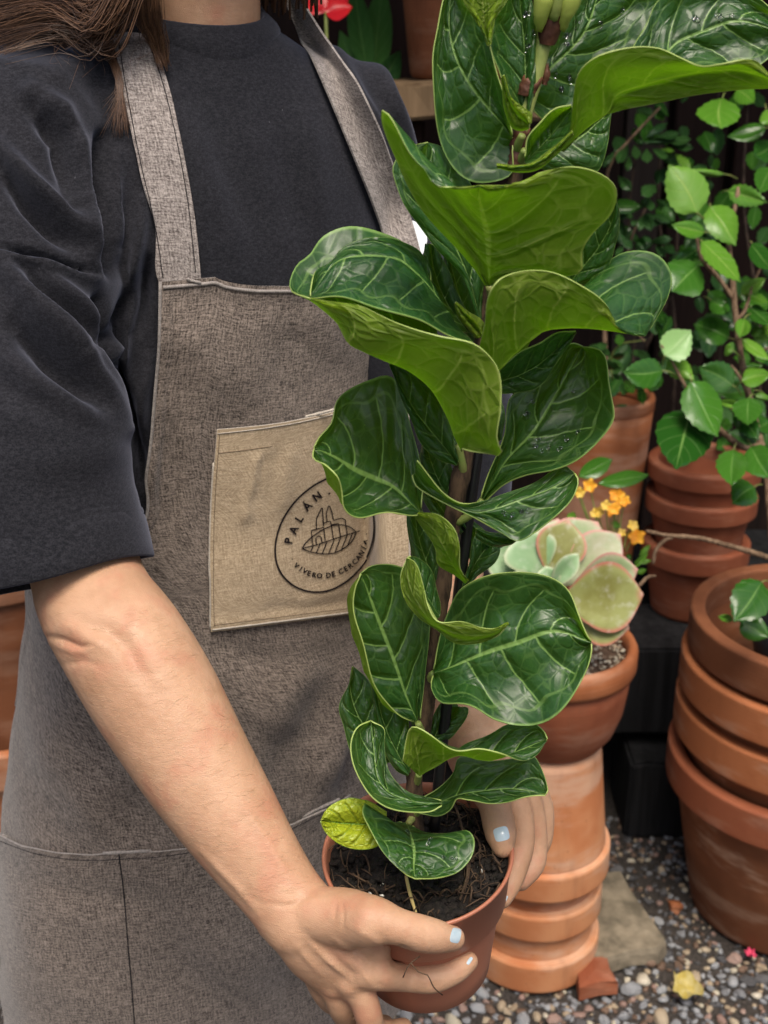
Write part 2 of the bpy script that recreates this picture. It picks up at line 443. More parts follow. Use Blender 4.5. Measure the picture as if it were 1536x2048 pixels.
def grid_faces(nr, nc, off=0, flip=False):
    Fc = []
    for i in range(nr - 1):
        for j in range(nc - 1):
            a = off + i * nc + j
            q = (a, a + 1, a + nc + 1, a + nc)
            Fc.append(q[::-1] if flip else q)
    return Fc
def grid_normals(G):
    du = np.gradient(G, axis=1); dv = np.gradient(G, axis=0)
    return nrm(np.cross(du, dv))
def sheet(name, G, mat, parent, thick=0.002, uvs=None, toward=None, edge_mat=None, loc=None):
    """a cloth-like sheet of real thickness from a grid of points (rows x cols x 3); front faces the side 'toward'"""
    nr, nc = G.shape[:2]
    N = grid_normals(G)
    if toward is None: toward = CAMP
    c = G[nr // 2, nc // 2]
    if np.dot(N[nr // 2, nc // 2], toward - c) < 0: G = G[:, ::-1]; N = grid_normals(G); uvs = uvs[:, ::-1] if uvs is not None else None
    if uvs is None:
        du = np.concatenate([np.zeros((nr, 1)), np.cumsum(np.linalg.norm(np.diff(G, axis=1), axis=2), 1)], 1)
        dv = np.concatenate([np.zeros((1, nc)), np.cumsum(np.linalg.norm(np.diff(G, axis=0), axis=2), 0)], 0)
        uvs = np.stack([du, dv], -1)
    A = G.reshape(-1, 3); B = (G - N * thick).reshape(-1, 3)
    V = [A, B]; uv = [uvs.reshape(-1, 2)] * 2
    Fc = grid_faces(nr, nc); mi = [0] * len(Fc)
    g = grid_faces(nr, nc, nr * nc, True); Fc += g; mi += [0] * len(g)
    ring = [i for i in range(nc)] + [i * nc + nc - 1 for i in range(1, nr)] + [(nr - 1) * nc + i for i in range(nc - 2, -1, -1)] + [i * nc for i in range(nr - 2, 0, -1)]
    o = 2 * nr * nc; k = len(ring)
    V += [A[ring], B[ring]]; uv += [uvs.reshape(-1, 2)[ring]] * 2
    for i in range(k):
        j = (i + 1) % k
        Fc.append((o + j, o + i, o + k + i, o + k + j)); mi.append(1 if edge_mat else 0)
    return mesh_obj(name, np.vstack(V), Fc, [mat] + ([edge_mat] if edge_mat else []), parent, np.vstack(uv), midx=mi, loc=loc)
def bvh_of(o):
    me = o.data; org = origin(o)
    V = np.empty(len(me.vertices) * 3); me.vertices.foreach_get('co', V); V = V.reshape(-1, 3) + org
    return BVHTree.FromPolygons(V.tolist(), [tuple(p.vertices) for p in me.polygons])
def hit(bvh, px, py, dflt=None):
    """where the surface lies behind a photo pixel"""
    p = W(px, py, 1.0) - CAMP
    h = bvh.ray_cast(Vector(CAMP), Vector(p).normalized())
    if h[0] is None: return None if dflt is None else W(px, py, dflt)
    return np.array(h[0])
def drape(bvh, px, py, off, dflt):
    h = bvh.ray_cast(Vector(CAMP), Vector(W(px, py, 1.0) - CAMP).normalized())
    if h[0] is None: return W(px, py, dflt)
    n = np.array(h[1]); p = np.array(h[0])
    if np.dot(n, CAMP - p) < 0: n = -n
    return p + n * off
def lathe(profile, center, seg=48, tilt=None, wob=0.0, phase=0.0):
    """profile [(r,z)...] spun about the vertical through center"""
    pr = np.asarray(profile, float); an = np.linspace(0, 2 * np.pi, seg, endpoint=False)
    V = np.zeros((len(pr), seg, 3))
    wv = 1 + wob * np.sin(2 * an + phase)
    V[..., 0] = pr[:, 0:1] * np.cos(an) * wv; V[..., 1] = pr[:, 0:1] * np.sin(an) * wv; V[..., 2] = pr[:, 1:2]
    V = V.reshape(-1, 3)
    if tilt is not None: V = V @ np.asarray(tilt).T
    V = V + np.asarray(center)
    Fc = []
    for i in range(len(pr) - 1):
        for j in range(seg):
            a = i * seg + j; b = i * seg + (j + 1) % seg
            Fc.append((a, b, b + seg, a + seg))
    return V, Fc
def ico(sub=1):
    bm = bmesh.new(); bmesh.ops.create_icosphere(bm, subdivisions=sub, radius=1.0)
    V = np.array([v.co[:] for v in bm.verts]); Fc = [tuple(v.index for v in f.verts) for f in bm.faces]; bm.free()
    return V, Fc
def remesh(parts, voxel, smooth_it, name):
    """fuse overlapping closed shapes into one continuous skin"""
    V, Fc = join(parts)
    me = bpy.data.meshes.new('tmp'); me.from_pydata(V.tolist(), [], Fc); me.update()
    bm = bmesh.new(); bm.from_mesh(me); bmesh.ops.recalc_face_normals(bm, faces=bm.faces); bm.to_mesh(me); bm.free()
    o = bpy.data.objects.new('tmp', me); COL.objects.link(o)
    md = o.modifiers.new('r', 'REMESH'); md.mode = 'VOXEL'; md.voxel_size = voxel; md.use_smooth_shade = True
    sm = o.modifiers.new('s', 'SMOOTH'); sm.factor = 0.5; sm.iterations = smooth_it
    dg = bpy.context.evaluated_depsgraph_get(); ev = o.evaluated_get(dg)
    out = bpy.data.meshes.new_from_object(ev)
    V = np.empty(len(out.vertices) * 3); out.vertices.foreach_get('co', V); V = V.reshape(-1, 3)
    Nn = np.empty(len(out.vertices) * 3); out.vertices.foreach_get('normal', Nn); Nn = Nn.reshape(-1, 3)
    Fc = [tuple(p.vertices) for p in out.polygons]
    bpy.data.objects.remove(o); bpy.data.meshes.remove(me); bpy.data.meshes.remove(out)
    return V, Nn, Fc
def seg_dist(P2, poly):
    """distance (pixels) from points to a polyline, with position along it"""
    poly = np.asarray(poly, float); best = np.full(len(P2), 1e9); at = np.zeros(len(P2)); side = np.zeros(len(P2))
    L = np.linalg.norm(np.diff(poly, axis=0), axis=1); cum = np.concatenate([[0], np.cumsum(L)])
    for i in range(len(poly) - 1):
        a, b = poly[i], poly[i + 1]; ab = b - a
        t = np.clip(((P2 - a) @ ab) / (ab @ ab), 0, 1)
        dv = P2 - (a + t[:, None] * ab); d = np.linalg.norm(dv, axis=1)
        m = d < best; best[m] = d[m]; at[m] = (cum[i] + t[m] * L[i]) / cum[-1]; side[m] = (ab[0] * dv[m, 1] - ab[1] * dv[m, 0]) / np.linalg.norm(ab)
    return best, at, side
def Z(frame, pts):
    ox, oy, s = frame
    return [(ox + p[0] * s, oy + p[1] * s) + tuple(p[2:]) for p in pts]
FULL = (0, 0, 1.0)
Z2 = (600, 0, .4557); Z3 = (1100, 0, .3417); Z5 = (560, 600, .4557); Z8 = (500, 1350, .4557)
A1 = (0, 0, .4557); A4 = (0, 600, .4557); B6 = (1000, 650, .349); Y1 = (900, 1200, .414); Y6 = (850, 1350, .2441)
N1 = (1180, 180, .2344); N2 = (1180, 600, .2318)
# ================================================================== THE YARD
def structure(o): o['kind'] = 'structure'; return o
# ground: one sheet, finer and uneven near the camera
xs = np.concatenate([[-60, -15, -4], np.linspace(-1.6, 2.2, 90), [4, 15, 60]])
ys = np.concatenate([[-60, -15, -3, -1], np.linspace(0.2, 3.2, 80), [6, 15, 60]])
GX, GY = np.meshgrid(xs, ys)
GZ = 0.004 * np.sin(GX * 9 + GY * 5) + 0.004 * np.sin(GX * 4 - GY * 11) - 0.006
GZ[(np.abs(GX) > 2.3) | (GY > 3.3) | (GY < 0)] = -0.006
ground = structure(mesh_obj('ground', np.stack([GX, GY, GZ], -1).reshape(-1, 3), grid_faces(len(ys), len(xs)), M['ground']))
def gz(x, y): return 0.004 * math.sin(x * 9 + y * 5) + 0.004 * math.sin(x * 4 - y * 11) - 0.006

# gravel: the 300 stones that show largest are parts of the ground, the rest one mass
iv, ifc = ico(2)
variants = []
for k in range(9):
    d = np.ones(len(iv))
    for q in range(7):
        ax = nrm(nrg.normal(size=3)); lim = nrg.uniform(0.45, 0.8)
        t = iv @ ax; d = np.where(t * d > lim, lim / np.maximum(t, 0.2), d)
    v = iv * d[:, None] * np.array((1, nrg.uniform(0.65, 0.95), nrg.uniform(0.45, 0.7)))
    v = v + nrg.normal(scale=0.02, size=v.shape)
    variants.append(v)
pmesh = {}
for k, v in enumerate(variants):
    for c, sm in enumerate(STONES):
        me = bpy.data.meshes.new('pebble'); me.from_pydata(v.tolist(), [], ifc); me.materials.append(sm)
        me.polygons.foreach_set('use_smooth', np.full(len(me.polygons), k % 3 == 0)); pmesh[k, c] = me
spots = []
blocked = [((0.244, 1.586), 0.118), ((0.69, 1.698), 0.165)]
def free(x, y, r): return all((x - c[0]) ** 2 + (y - c[1]) ** 2 > (rr + r) ** 2 for c, rr in blocked)
tries = 0
while len(spots) < 300 and tries < 20000:
    tries += 1
    px = rng.uniform(640, 1536); py = rng.uniform(1690, 2047) if rng.random() < 0.3 else rng.uniform(1880, 2047)
    if px < 900 and py < 2000: continue
    p = atz(px, py, 0.0); s = rng.choice([rng.uniform(0.006, 0.011), rng.uniform(0.010, 0.021)])
    if py < 1860: s *= 0.7
    if not free(p[0], p[1], s) : continue
    if any((p[0] - a) ** 2 + (p[1] - b) ** 2 < (0.72 * (s + c)) ** 2 for a, b, c in spots): continue
    spots.append((p[0], p[1], s))
cw = [0, 0, 0, 0, 0, 1, 1, 2, 3, 3, 4, 5]
for x, y, s in spots:
    c = rng.choice(cw) if y < 1.72 else rng.choice([3, 3, 5, 0, 1, 3])
    o = bpy.data.objects.new('pebble', pmesh[rng.randrange(9), c]); COL.objects.link(o); o.parent = ground
    o.location = (x, y, gz(x, y) + s * 0.28); o.scale = (s, s, s)
    o.rotation_euler = (rng.uniform(-.4, .4), rng.uniform(-.4, .4), rng.uniform(0, 6.28))
iv1, if1 = ico(1)
V = []; Fc = []; mi = []; off = 0
for k in range(7600):
    if k < 5200: x = rng.uniform(-0.15, 1.0); y = rng.uniform(1.15, 1.95)
    else: x = rng.uniform(-1.5, 2.0); y = rng.uniform(0.5, 1.95)
    s = rng.uniform(0.0025, 0.0078)
    a = rng.uniform(0, 6.28); ca, sa = math.cos(a), math.sin(a)
    v = iv1 * (1 + nrg.normal(scale=0.16, size=(len(iv1), 1))) * (s, s * rng.uniform(.6, 1), s * rng.uniform(.5, .8))
    v = np.stack([v[:, 0] * ca - v[:, 1] * sa + x, v[:, 0] * sa + v[:, 1] * ca + y, v[:, 2] + gz(x, y) + s * 0.2], 1)
    V.append(v); Fc += [tuple(i + off for i in f) for f in if1]; off += len(v)
    mi += [rng.choice(cw + [3, 5, 3, 5])] * len(if1)
g = mesh_obj('gravel', np.vstack(V), Fc, STONES, ground, midx=mi); g['kind'] = 'stuff'

# fence behind: every board its own
FY = 2.62
fence = thing('board_fence', 'weathered brown vertical board fence behind the pots and shrubs', 'fence', (0.3, FY, 0))
x = -2.2; i = 0
while x < 2.6:
    w = rng.choice([0.085, 0.095, 0.11]); gap = rng.choice([0.006, 0.012, 0.02])
    dy = rng.uniform(-0.008, 0.012); h = 1.9 + rng.uniform(-.02, .02)
    bm_ = [(-w / 2, 0), (w / 2, 0)]
    x0, x1, y0, y1 = x, x + w, FY + dy, FY + dy + 0.02
    zs = np.linspace(0, h, 6); V = []
    for z in zs:
        wv = 0.0015 * math.sin(z * 5 + i)
        V += [(x0 + wv, y0 + .003, z), (x0 + .004 + wv, y0, z), (x1 - .004 + wv, y0, z), (x1 + wv, y0 + .003, z), (x1 + wv, y1, z), (x0 + wv, y1, z)]
    Fc = [tuple(range(5, -1, -1)), tuple(range(30, 36))]
    for a in range(5):
        for j in range(6): Fc.append((a * 6 + j, a * 6 + (j + 1) % 6, (a + 1) * 6 + (j + 1) % 6, (a + 1) * 6 + j))
    pxm = proj(np.array(((x0 + x1) / 2, FY, 0.9)))[0]
    grey = 1225 < pxm < 1300 or 1400 < pxm < 1480
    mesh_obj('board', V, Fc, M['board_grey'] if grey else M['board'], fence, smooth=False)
    x += w + gap; i += 1
x = -2.16  # second layer added behind the boards to keep sky light out of the gaps
while x < 2.6:
    V = [(a, b, c) for a in (x, x + .13) for b in (FY + .0405, FY + .056) for c in (0, 1.86)]
    mesh_obj('gap_blocker', V, [(0, 1, 3, 2), (4, 6, 7, 5), (0, 4, 5, 1), (2, 3, 7, 6), (1, 5, 7, 3), (0, 2, 6, 4)], M['board'], fence, smooth=False)
    x += 0.1302
for z in (0.35, 1.55):
    V = [(a, b, c) for a in (-2.2, 2.6) for b in (FY + .058, FY + .098) for c in (z, z + .07)]
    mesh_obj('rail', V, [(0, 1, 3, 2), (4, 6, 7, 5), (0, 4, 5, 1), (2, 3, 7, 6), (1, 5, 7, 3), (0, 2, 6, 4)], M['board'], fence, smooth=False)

def beam(name, label, x0, x1, y0, y1, z0, z1, mat, cat='timber', group=None, rot=0.0):
    bm = bmesh.new(); bmesh.ops.create_cube(bm, size=1.0)
    for v in bm.verts: v.co = Vector((v.co.x * (x1 - x0), v.co.y * (y1 - y0), v.co.z * (z1 - z0)))
    bmesh.ops.subdivide_edges(bm, edges=[e for e in bm.edges if abs(e.verts[0].co.x - e.verts[1].co.x) > 1e-4], cuts=10)
    bmesh.ops.bevel(bm, geom=[e for e in bm.edges if e.calc_face_angle(0) > 0.5], offset=0.006, segments=2, affect='EDGES')
    V = np.array([v.co[:] for v in bm.verts]); Fc = [tuple(v.index for v in f.verts) for f in bm.faces]; bm.free()
    V += 0.0022 * np.sin(V[:, [1, 2, 0]] * 57 + V[:, [2, 0, 1]] * 91 + x0 * 7)
    c, s = math.cos(rot), math.sin(rot)
    V = np.stack([V[:, 0] * c - V[:, 1] * s, V[:, 0] * s + V[:, 1] * c, V[:, 2]], 1)
    ctr = np.array(((x0 + x1) / 2, (y0 + y1) / 2, (z0 + z1) / 2))
    o = mesh_obj(name, V + ctr, Fc, mat, None, smooth=False, loc=(ctr[0], ctr[1], z0))
    return tag(o, label, cat, group)
PZ = 0.37                                            # top of the black timber bench
beam('timber_sleeper', 'upper black timber sleeper under the small stacked pots', -0.1, 1.6, 1.93, 2.12, 0.19, PZ, M['sleeper'])
beam('timber_sleeper', 'black timber sleeper at the back behind the small stacked pots', -0.1, 1.6, 2.126, 2.50, 0.16, PZ - 0.002, M['sleeper'])
beam('timber_sleeper', 'lower black timber block lying on the gravel between pedestal and large pots', 0.455, 0.80, 1.87, 2.03, 0.0, 0.165, M['sleeper'])
beam('timber_sleeper', 'narrow black timber post standing just right of the clay pedestal', 0.32, 0.395, 1.86, 1.93, 0.0, 0.255, M['sleeper'])

# terracotta pots
def pot(label, x, y, z0, rim_r, base_r, h, rim_h, over, mat, group=None, inverted=False, rim_mat=None, name='terracotta_pot', th=0.010, cat='pot', seg=72):
    prof = [(0.012, 0), (base_r - 0.006, 0), (base_r - .001, 0.004), (base_r, 0.010)]
    wr = rim_r - over
    for t in np.linspace(0.05, 1, 7): prof.append((base_r + (wr - base_r) * t, 0.010 + (h - rim_h * 0.6 - 0.010) * t))
    zi = h - rim_h * 0.6
    prof += [(wr - th, zi)]
    for t in np.linspace(0.95, 0, 7): prof.append((base_r - th + (wr - base_r) * t, th + (zi - th) * t))
    prof.append((0.012, th))
    r0 = wr - th - 0.001
    e = 0.0042
    rim = [(wr + 0.0008, h - rim_h), (rim_r - 0.004, h - rim_h - 0.001), (rim_r - 0.0008, h - rim_h + 0.0015), (rim_r - .0004, h - rim_h + 0.0045), (rim_r - .0002, h - rim_h + .009), (rim_r, h - e - .008), (rim_r, h - e - .003), (rim_r, h - e), (rim_r - e * .3, h - e * .3), (rim_r - e, h), (rim_r - e - .0015, h),
           (r0 + e + .0015, h), (r0 + e, h), (r0 + e * .3, h - e * .3), (r0, h - e), (r0, h - e - .004), (r0 - 0.001, h - rim_h + .004), (r0 - 0.001, h - rim_h), (r0, h - rim_h * 1.2)]
    rim.append(rim[0])
    if inverted:
        prof = [(r, h - z) for r, z in prof]; rim = [(r, h - z) for r, z in rim]
    ph = rng.uniform(0, 6)
    V, Fc = lathe(prof, (x, y, z0), seg, wob=0.003, phase=ph)
    o = mesh_obj(name, V, Fc if not inverted else [f[::-1] for f in Fc], mat, None, loc=(x, y, z0))
    tag(o, label, cat, group)
    V, Fc = lathe(rim, (x, y, z0), seg, wob=0.003, phase=ph)
    mesh_obj('rim', V, Fc if not inverted else [f[::-1] for f in Fc], rim_mat or mat, o)
    return o
# pedestal: three upturned pots one inside the other, a bowl on top
PX, PY = 0.244, 1.586
pot('lowest upturned clay pot of the pedestal, its thick rim on the gravel', PX, PY, 0.0, 0.111, 0.074, 0.235, 0.052, 0.009, M['terra_pale'], 'upturned pots of the pedestal', True)
pot('middle upturned clay pot of the pedestal with an orange streak on its rim', PX + .002, PY, 0.098, 0.108, 0.070, 0.225, 0.047, 0.010, M['terra'], 'upturned pots of the pedestal', True, rim_mat=M['terra_pale'])
pot('tall uppermost upturned clay pot of the pedestal, carrying the succulent bowl', PX + .004, PY, 0.178, 0.113, 0.088, 0.226, 0.048, 0.006, M['terra_pale'], 'upturned pots of the pedestal', True)
BZ = 0.405
BX = PX + .012
bowl_prof = [(0.01, 0), (0.070, 0), (0.080, 0.005), (0.096, 0.028), (0.107, 0.062), (0.112, 0.100), (0.114, 0.134)]
bowl = thing('succulent_bowl', 'round clay bowl of pink-edged succulent on top of the pedestal', 'bowl plant', (BX, PY, BZ))
V, Fc = lathe(bowl_prof + [(0.104, 0.136), (0.102, 0.10), (0.094, 0.066), (0.07, 0.02), (0.01, 0.018)], (BX, PY, BZ), 80, wob=0.004)
mesh_obj('bowl', V, Fc, M['terra_red'], bowl)
V, Fc = lathe([(0.1135, 0.130), (0.119, 0.131), (0.1215, 0.137), (0.1215, 0.162), (0.118, 0.169), (0.112, 0.171), (0.107, 0.168), (0.1045, 0.158), (0.1040, 0.132), (0.1135, 0.130)], (BX, PY, BZ), 80, wob=0.004)
mesh_obj('rim', V, Fc, M['terra'], bowl)
V, Fc = lathe([(0.105, 0.148), (0.08, 0.152), (0.04, 0.155), (0.001, 0.156)], (BX, PY, BZ), 48)
V[:, 2] += nrg.normal(scale=0.002, size=len(V)); mesh_obj('soil', V, Fc, STONES[5], bowl)
parts = []
for k in range(800):
    a = rng.uniform(0, 6.28); r = 0.103 * math.sqrt(rng.random()); s = rng.uniform(.0018, .004)
    parts.append((iv1 * s * (1, .8, .7) + (BX + r * math.cos(a), PY + r * math.sin(a), BZ + .155), if1))
V, Fc = join(parts); g = mesh_obj('grit', V, Fc, [STONES[1], STONES[5], STONES[4]], bowl, midx=np.repeat([k % 3 for k in range(800)], len(if1))); g['kind'] = 'stuff'

# the large nested stack on the right
SX, SY = 0.69, 1.698
zt = [0.31, 0.402, 0.485, 0.556]
labs = ['largest bottom clay pot of the stack on the right, damp dark below', 'second clay pot from the bottom in the large nested stack on the right',
        'third clay pot from the bottom in the large nested stack on the right', 'top clay pot of the large nested stack, a leafy plant inside it']
for k, (z1, r, mt) in enumerate(zip(zt, (0.214, 0.212, 0.210, 0.206), ('terra_wet', 'terra_wet', 'terra_dark', 'terra_dark'))):
    pot(labs[k], SX + (0, .004, .002, .006)[k], SY + (0, .003, -.002, 0)[k], z1 - 0.31, r, 0.152, 0.31, 0.062, 0.013, M[mt], 'nested pots on the right', rim_mat=M[('terra_red', 'terra', 'terra', 'terra_dark')[k]])
# small stack and tall pot on the timber bench
TX, TY = 0.594, 2.10
pot('bottom pot of the small nested stack on the black timber bench', TX, TY, PZ, 0.101, 0.074, 0.150, 0.040, 0.008, M['terra_red'], 'small nested pots on the bench', seg=56)
pot('middle pot of the small nested stack on the black timber bench', TX + .002, TY, PZ + .095, 0.103, 0.072, 0.150, 0.036, 0.008, M['terra_red'], 'small nested pots on the bench', seg=56)
pot('empty top pot of the small nested stack behind the hibiscus leaves', TX + .002, TY + .002, PZ + .155, 0.104, 0.072, 0.153, 0.034, 0.008, M['terra_red'], 'small nested pots on the bench', seg=56)
tall = pot('tall smooth clay pot with a lobed-leaf plant behind the succulent', 0.405, 2.15, PZ, 0.098, 0.076, 0.42, 0.022, 0.0012, M['terra'], seg=56)
V, Fc = lathe([(0.088, 0.30), (0.05, 0.31), (0.001, 0.31)], (0.405, 2.15, PZ), 40); mesh_obj('soil', V, Fc, M['soil'], tall)
# pots seen behind the elbow at the far left
LX, LY = -0.64, 1.80
pot('dark clay pot behind the bare elbow, upper of two at the left edge', LX, LY, 0.30, 0.150, 0.118, 0.34, 0.05, 0.008, M['terra_dark'], 'pots behind the elbow')
pot('lighter clay pot behind the apron hip, lower of two at the left edge', LX, LY, 0.0, 0.165, 0.12, 0.335, 0.07, 0.010, M['terra'], 'pots behind the elbow')

# ground bits
def slab_obj(name, label, cat, pix, z, mat, bev=0.006, group=None):
    pts = np.array([atz(a, b, z) for a, b in pix]); c = pts.mean(0)
    n = len(pts); V = []
    for k, (zz, sc) in enumerate(((0.0, 1.03), (z * .7, 1.01), (z, 0.97), (z + .002, 0.55))):
        q = c + (pts - c) * sc; q[:, 2] = zz - .004
        V.append(q + nrg.normal(scale=0.0012, size=q.shape))
    V.append(np.array([[c[0], c[1], z + .001]])); V = np.vstack(V); Fc = []
    for k in range(3):
        for i in range(n): Fc.append((k * n + i, k * n + (i + 1) % n, (k + 1) * n + (i + 1) % n, (k + 1) * n + i))
    for i in range(n): Fc.append((3 * n + i, 3 * n + (i + 1) % n, 4 * n))
    o = mesh_obj(name, V, Fc, mat, None, smooth=False, loc=(c[0], c[1], 0)); return tag(o, label, cat, group)
slab_obj('concrete_slab', 'mossy broken concrete slab on the gravel beside the pedestal', 'slab',
         [(1120, 1745), (1190, 1738), (1242, 1735), (1262, 1775), (1290, 1812), (1334, 1876), (1318, 1894), (1262, 1898), (1205, 1916), (1150, 1905), (1110, 1830)], 0.030, M['slab'])
slab_obj('pot_shard', 'broken red clay shard lying at the foot of the pedestal', 'shard', [(1160, 1906), (1212, 1900), (1222, 1935), (1236, 1958), (1200, 1960), (1160, 1972), (1155, 1940)], 0.028, M['terra_red'])
slab_obj('pot_shard', 'small orange clay shard on the dark gravel left of the large stack', 'shard', [(1338, 1796), (1356, 1798), (1368, 1806), (1360, 1816), (1344, 1812)], 0.012, M['terra'])
yl = simple('yellow_petal', (0.36, 0.28, 0.05), 0.7, 0.3, (0.46, 0.40, 0.18), 90)
def crumple(name, label, cat, px, py, sx, sy, mat, seed, up=0.012):
    r = np.random.default_rng(seed); n = 9
    G = np.zeros((n, n, 3))
    c = atz(px, py, 0.01)
    for i in range(n):
        for j in range(n):
            a = (i / (n - 1) - .5) * 2; b = (j / (n - 1) - .5) * 2
            k = 1 / max(1, math.hypot(a, b) ** 0.6) * (1 + .18 * math.sin(3 * math.atan2(b, a) + seed))
            G[i, j] = c + (a * k * sx, b * k * sy, up * (a * a + b * b) * .6 + .005 * math.sin(4 * a + seed) * math.cos(3 * b))
    o = sheet(name, G, mat, None, 0.0012, loc=tuple(c)); return tag(o, label, cat)
crumple('fallen_petal', 'crumpled yellow petal fallen on the gravel', 'petal', 1372, 1978, 0.021, 0.026, yl, 3)
crumple('fallen_petal', 'tiny bright pink petal on the gravel below the large pots', 'petal', 1500, 1908, 0.008, 0.008, simple('pink_petal', (0.6, 0.05, 0.12), 0.6), 5, .006)

# shelf, brown pot and red flower behind the far shoulder
beam('shelf_plank', 'pale wooden shelf plank behind the dark-shirted shoulder', -0.1, 0.30, 2.12, 2.34, 1.275, 1.335, M['shelf'], 'shelf')
beam('shelf_support', 'dark wooden post holding up the pale shelf behind the shoulder', 0.0, 0.07, 2.18, 2.25, 0.375, 1.273, M['board'], 'post')
V, Fc = lathe([(0.01, 0), (0.085, 0), (0.09, .01), (0.108, 0.17), (0.108, 0.172), (0.098, 0.172), (0.085, .03), (0.01, .02)], (0.135, 2.23, 1.338), 48)
bp = tag(mesh_obj('flower_pot', V, Fc, M['terra_dark'], None, loc=(0.135, 2.23, 1.338)), 'dark brown clay pot on the pale shelf behind the shoulder', 'pot')
V, Fc = lathe([(0.108, .150), (0.116, .150), (0.117, .195), (0.106, .196), (0.104, .150), (0.108, .150)], (0.135, 2.23, 1.338), 48); mesh_obj('rim', V, Fc, M['terra_dark'], bp)

# ------------------------------------------------------------------ leaves
def leaf_grid(Mp, L, Rr, n=34, m=23, bl=0.0, br=0.0, Lm=None, Rm=None, wave=0.002, quilt=0.0016, seed=0, dfun=None, crease=0.25):
    """blade from three lines (base to tip): midrib, left margin, right margin, each (x,y,extra distance in m)"""
    def three(pts):
        a = np.array([(p[0], p[1], p[2] if len(p) > 2 else np.nan) for p in pts], float)
        if np.isnan(a[:, 2]).any():
            ok = ~np.isnan(a[:, 2]); t = np.arange(len(a))
            a[:, 2] = np.interp(t, t[ok], a[ok, 2]) if ok.any() else 0
        b = crv(a, n)
        return np.array([W(q[0], q[1], dfun(q[1]) + q[2]) for q in b])
    m0 = three(Mp); l0 = three(L); r0 = three(Rr)
    view = nrm(CAMP - m0)
    lm = three(Lm) if Lm is not None else (l0 + m0) / 2 + view * bl
    rm = three(Rm) if Rm is not None else (r0 + m0) / 2 + view * br
    K = np.stack([l0, lm, m0, rm, r0], 1)
    u = np.linspace(-1, 1, m)
    G = np.zeros((n, m, 3))
    Q = np.concatenate([2 * K[:, :1] - K[:, 1:2], K, 2 * K[:, -1:] - K[:, -2:-1]], 1)
    for j, uu in enumerate(u):
        f = (uu + 1) * 2; i = min(int(f), 3); t = f - i
        p0, p1, p2, p3 = Q[:, i], Q[:, i + 1], Q[:, i + 2], Q[:, i + 3]
        cr = 0.5 * (2 * p1 + (p2 - p0) * t + (2 * p0 - 5 * p1 + 4 * p2 - p3) * t * t + (3 * p1 - p0 - 3 * p2 + p3) * t ** 3)
        lin = p1 + (p2 - p1) * t
        G[:, j] = cr * (1 - crease) + lin * crease
    v = np.linspace(0, 1, n)[:, None]; uu = u[None, :]
    N = grid_normals(G)
    au = np.abs(uu)
    r = np.random.default_rng(seed + 100)
    ph = v * 4.6 + (uu > 0) * .42 - au ** 1.15 + 0.12
    puff = (np.abs(np.sin(np.pi * (ph - 0.5))) ** 0.8) * np.clip(1 - au ** 4, 0, 1) * np.clip(au * 6, 0, 1) * np.sin(np.pi * np.clip(v, 0.02, 0.98)) ** .5
    wv = wave * au ** 3 * np.sin(v * (9 + 4 * r.random()) + r.uniform(0, 6) + (uu > 0) * 2.1) * np.sin(np.pi * v) ** .5
    k = np.clip(np.linalg.norm(r0 - l0, axis=1).max() / .085, .15, 1.1)
    return G, N, quilt * puff * k, wv * k
def blade(name, G, disp, parent, mats, flip, thick=0.0006, rim_w=0.0):
    n, m = G.shape[:2]
    if flip: G = G[:, ::-1]; disp = disp[:, ::-1]
    N = grid_normals(G)
    T = G + N * disp[..., None]
    N = grid_normals(T)
    B = T - N * thick
    uvg = np.stack(np.broadcast_arrays(np.linspace(0, 1, m)[None, :], np.linspace(0, 1, n)[:, None]), -1).reshape(-1, 2)
    A_ = T.reshape(-1, 3); B_ = B.reshape(-1, 3)
    Fc = grid_faces(n, m); mi = [0] * len(Fc); g = grid_faces(n, m, n * m, True); Fc += g; mi += [1] * len(g)
    ring = [i for i in range(m)] + [i * m + m - 1 for i in range(1, n)] + [(n - 1) * m + i for i in range(m - 2, -1, -1)] + [i * m for i in range(n - 2, 0, -1)]
    # margin: a thin rounded cord along the edge
    ro = np.array(ring); o = 2 * n * m; k = len(ro)
    mid = (A_[ro] + B_[ro]) / 2
    gc = T[n // 2, m // 2]
    out = np.zeros_like(mid)
    ii = ro // m; jj = ro % m
    inn_i = np.clip(ii, 1, n - 2); inn_j = np.clip(jj, 1, m - 2)
    out = nrm(mid - T[inn_i, inn_j]) * 0.0002
    Nr = N.reshape(-1, 3)[ro]
    V = np.vstack([A_, B_, A_[ro] + Nr * .0001, mid + out, B_[ro] - Nr * .0001]); uv = np.vstack([uvg, uvg, uvg[ro], uvg[ro], uvg[ro]])
    for i in range(k):
        j = (i + 1) % k
        for q in (0, 1):
            Fc.append((o + q * k + j, o + q * k + i, o + (q + 1) * k + i, o + (q + 1) * k + j)); mi.append(2)
    return mesh_obj(name, V, Fc, mats, parent, uv, midx=mi)
def ovate(base, tip, width, n=9, fat=0.42, bend=0.0):
    """midrib and margins of an oval pointed leaf in photo pixels"""
    b = np.array(base[:2], float); t = np.array(tip[:2], float); ax = t - b; nv = np.array((-ax[1], ax[0])) / np.linalg.norm(ax)
    Ms, Ls, Rs = [], [], []
    for s in np.linspace(0, 1, n):
        c = b + ax * s + nv * bend * width * math.sin(math.pi * s)
        w = width / 2 * (math.sin(math.pi * s ** (math.log(.5) / math.log(fat))) ** 0.75 if 0 < s < 1 else 0.02)
        if s > .85: w *= 0.9
        Ms.append(tuple(c)); Ls.append(tuple(c - nv * w)); Rs.append(tuple(c + nv * w))
    return Ms, Ls, Rs
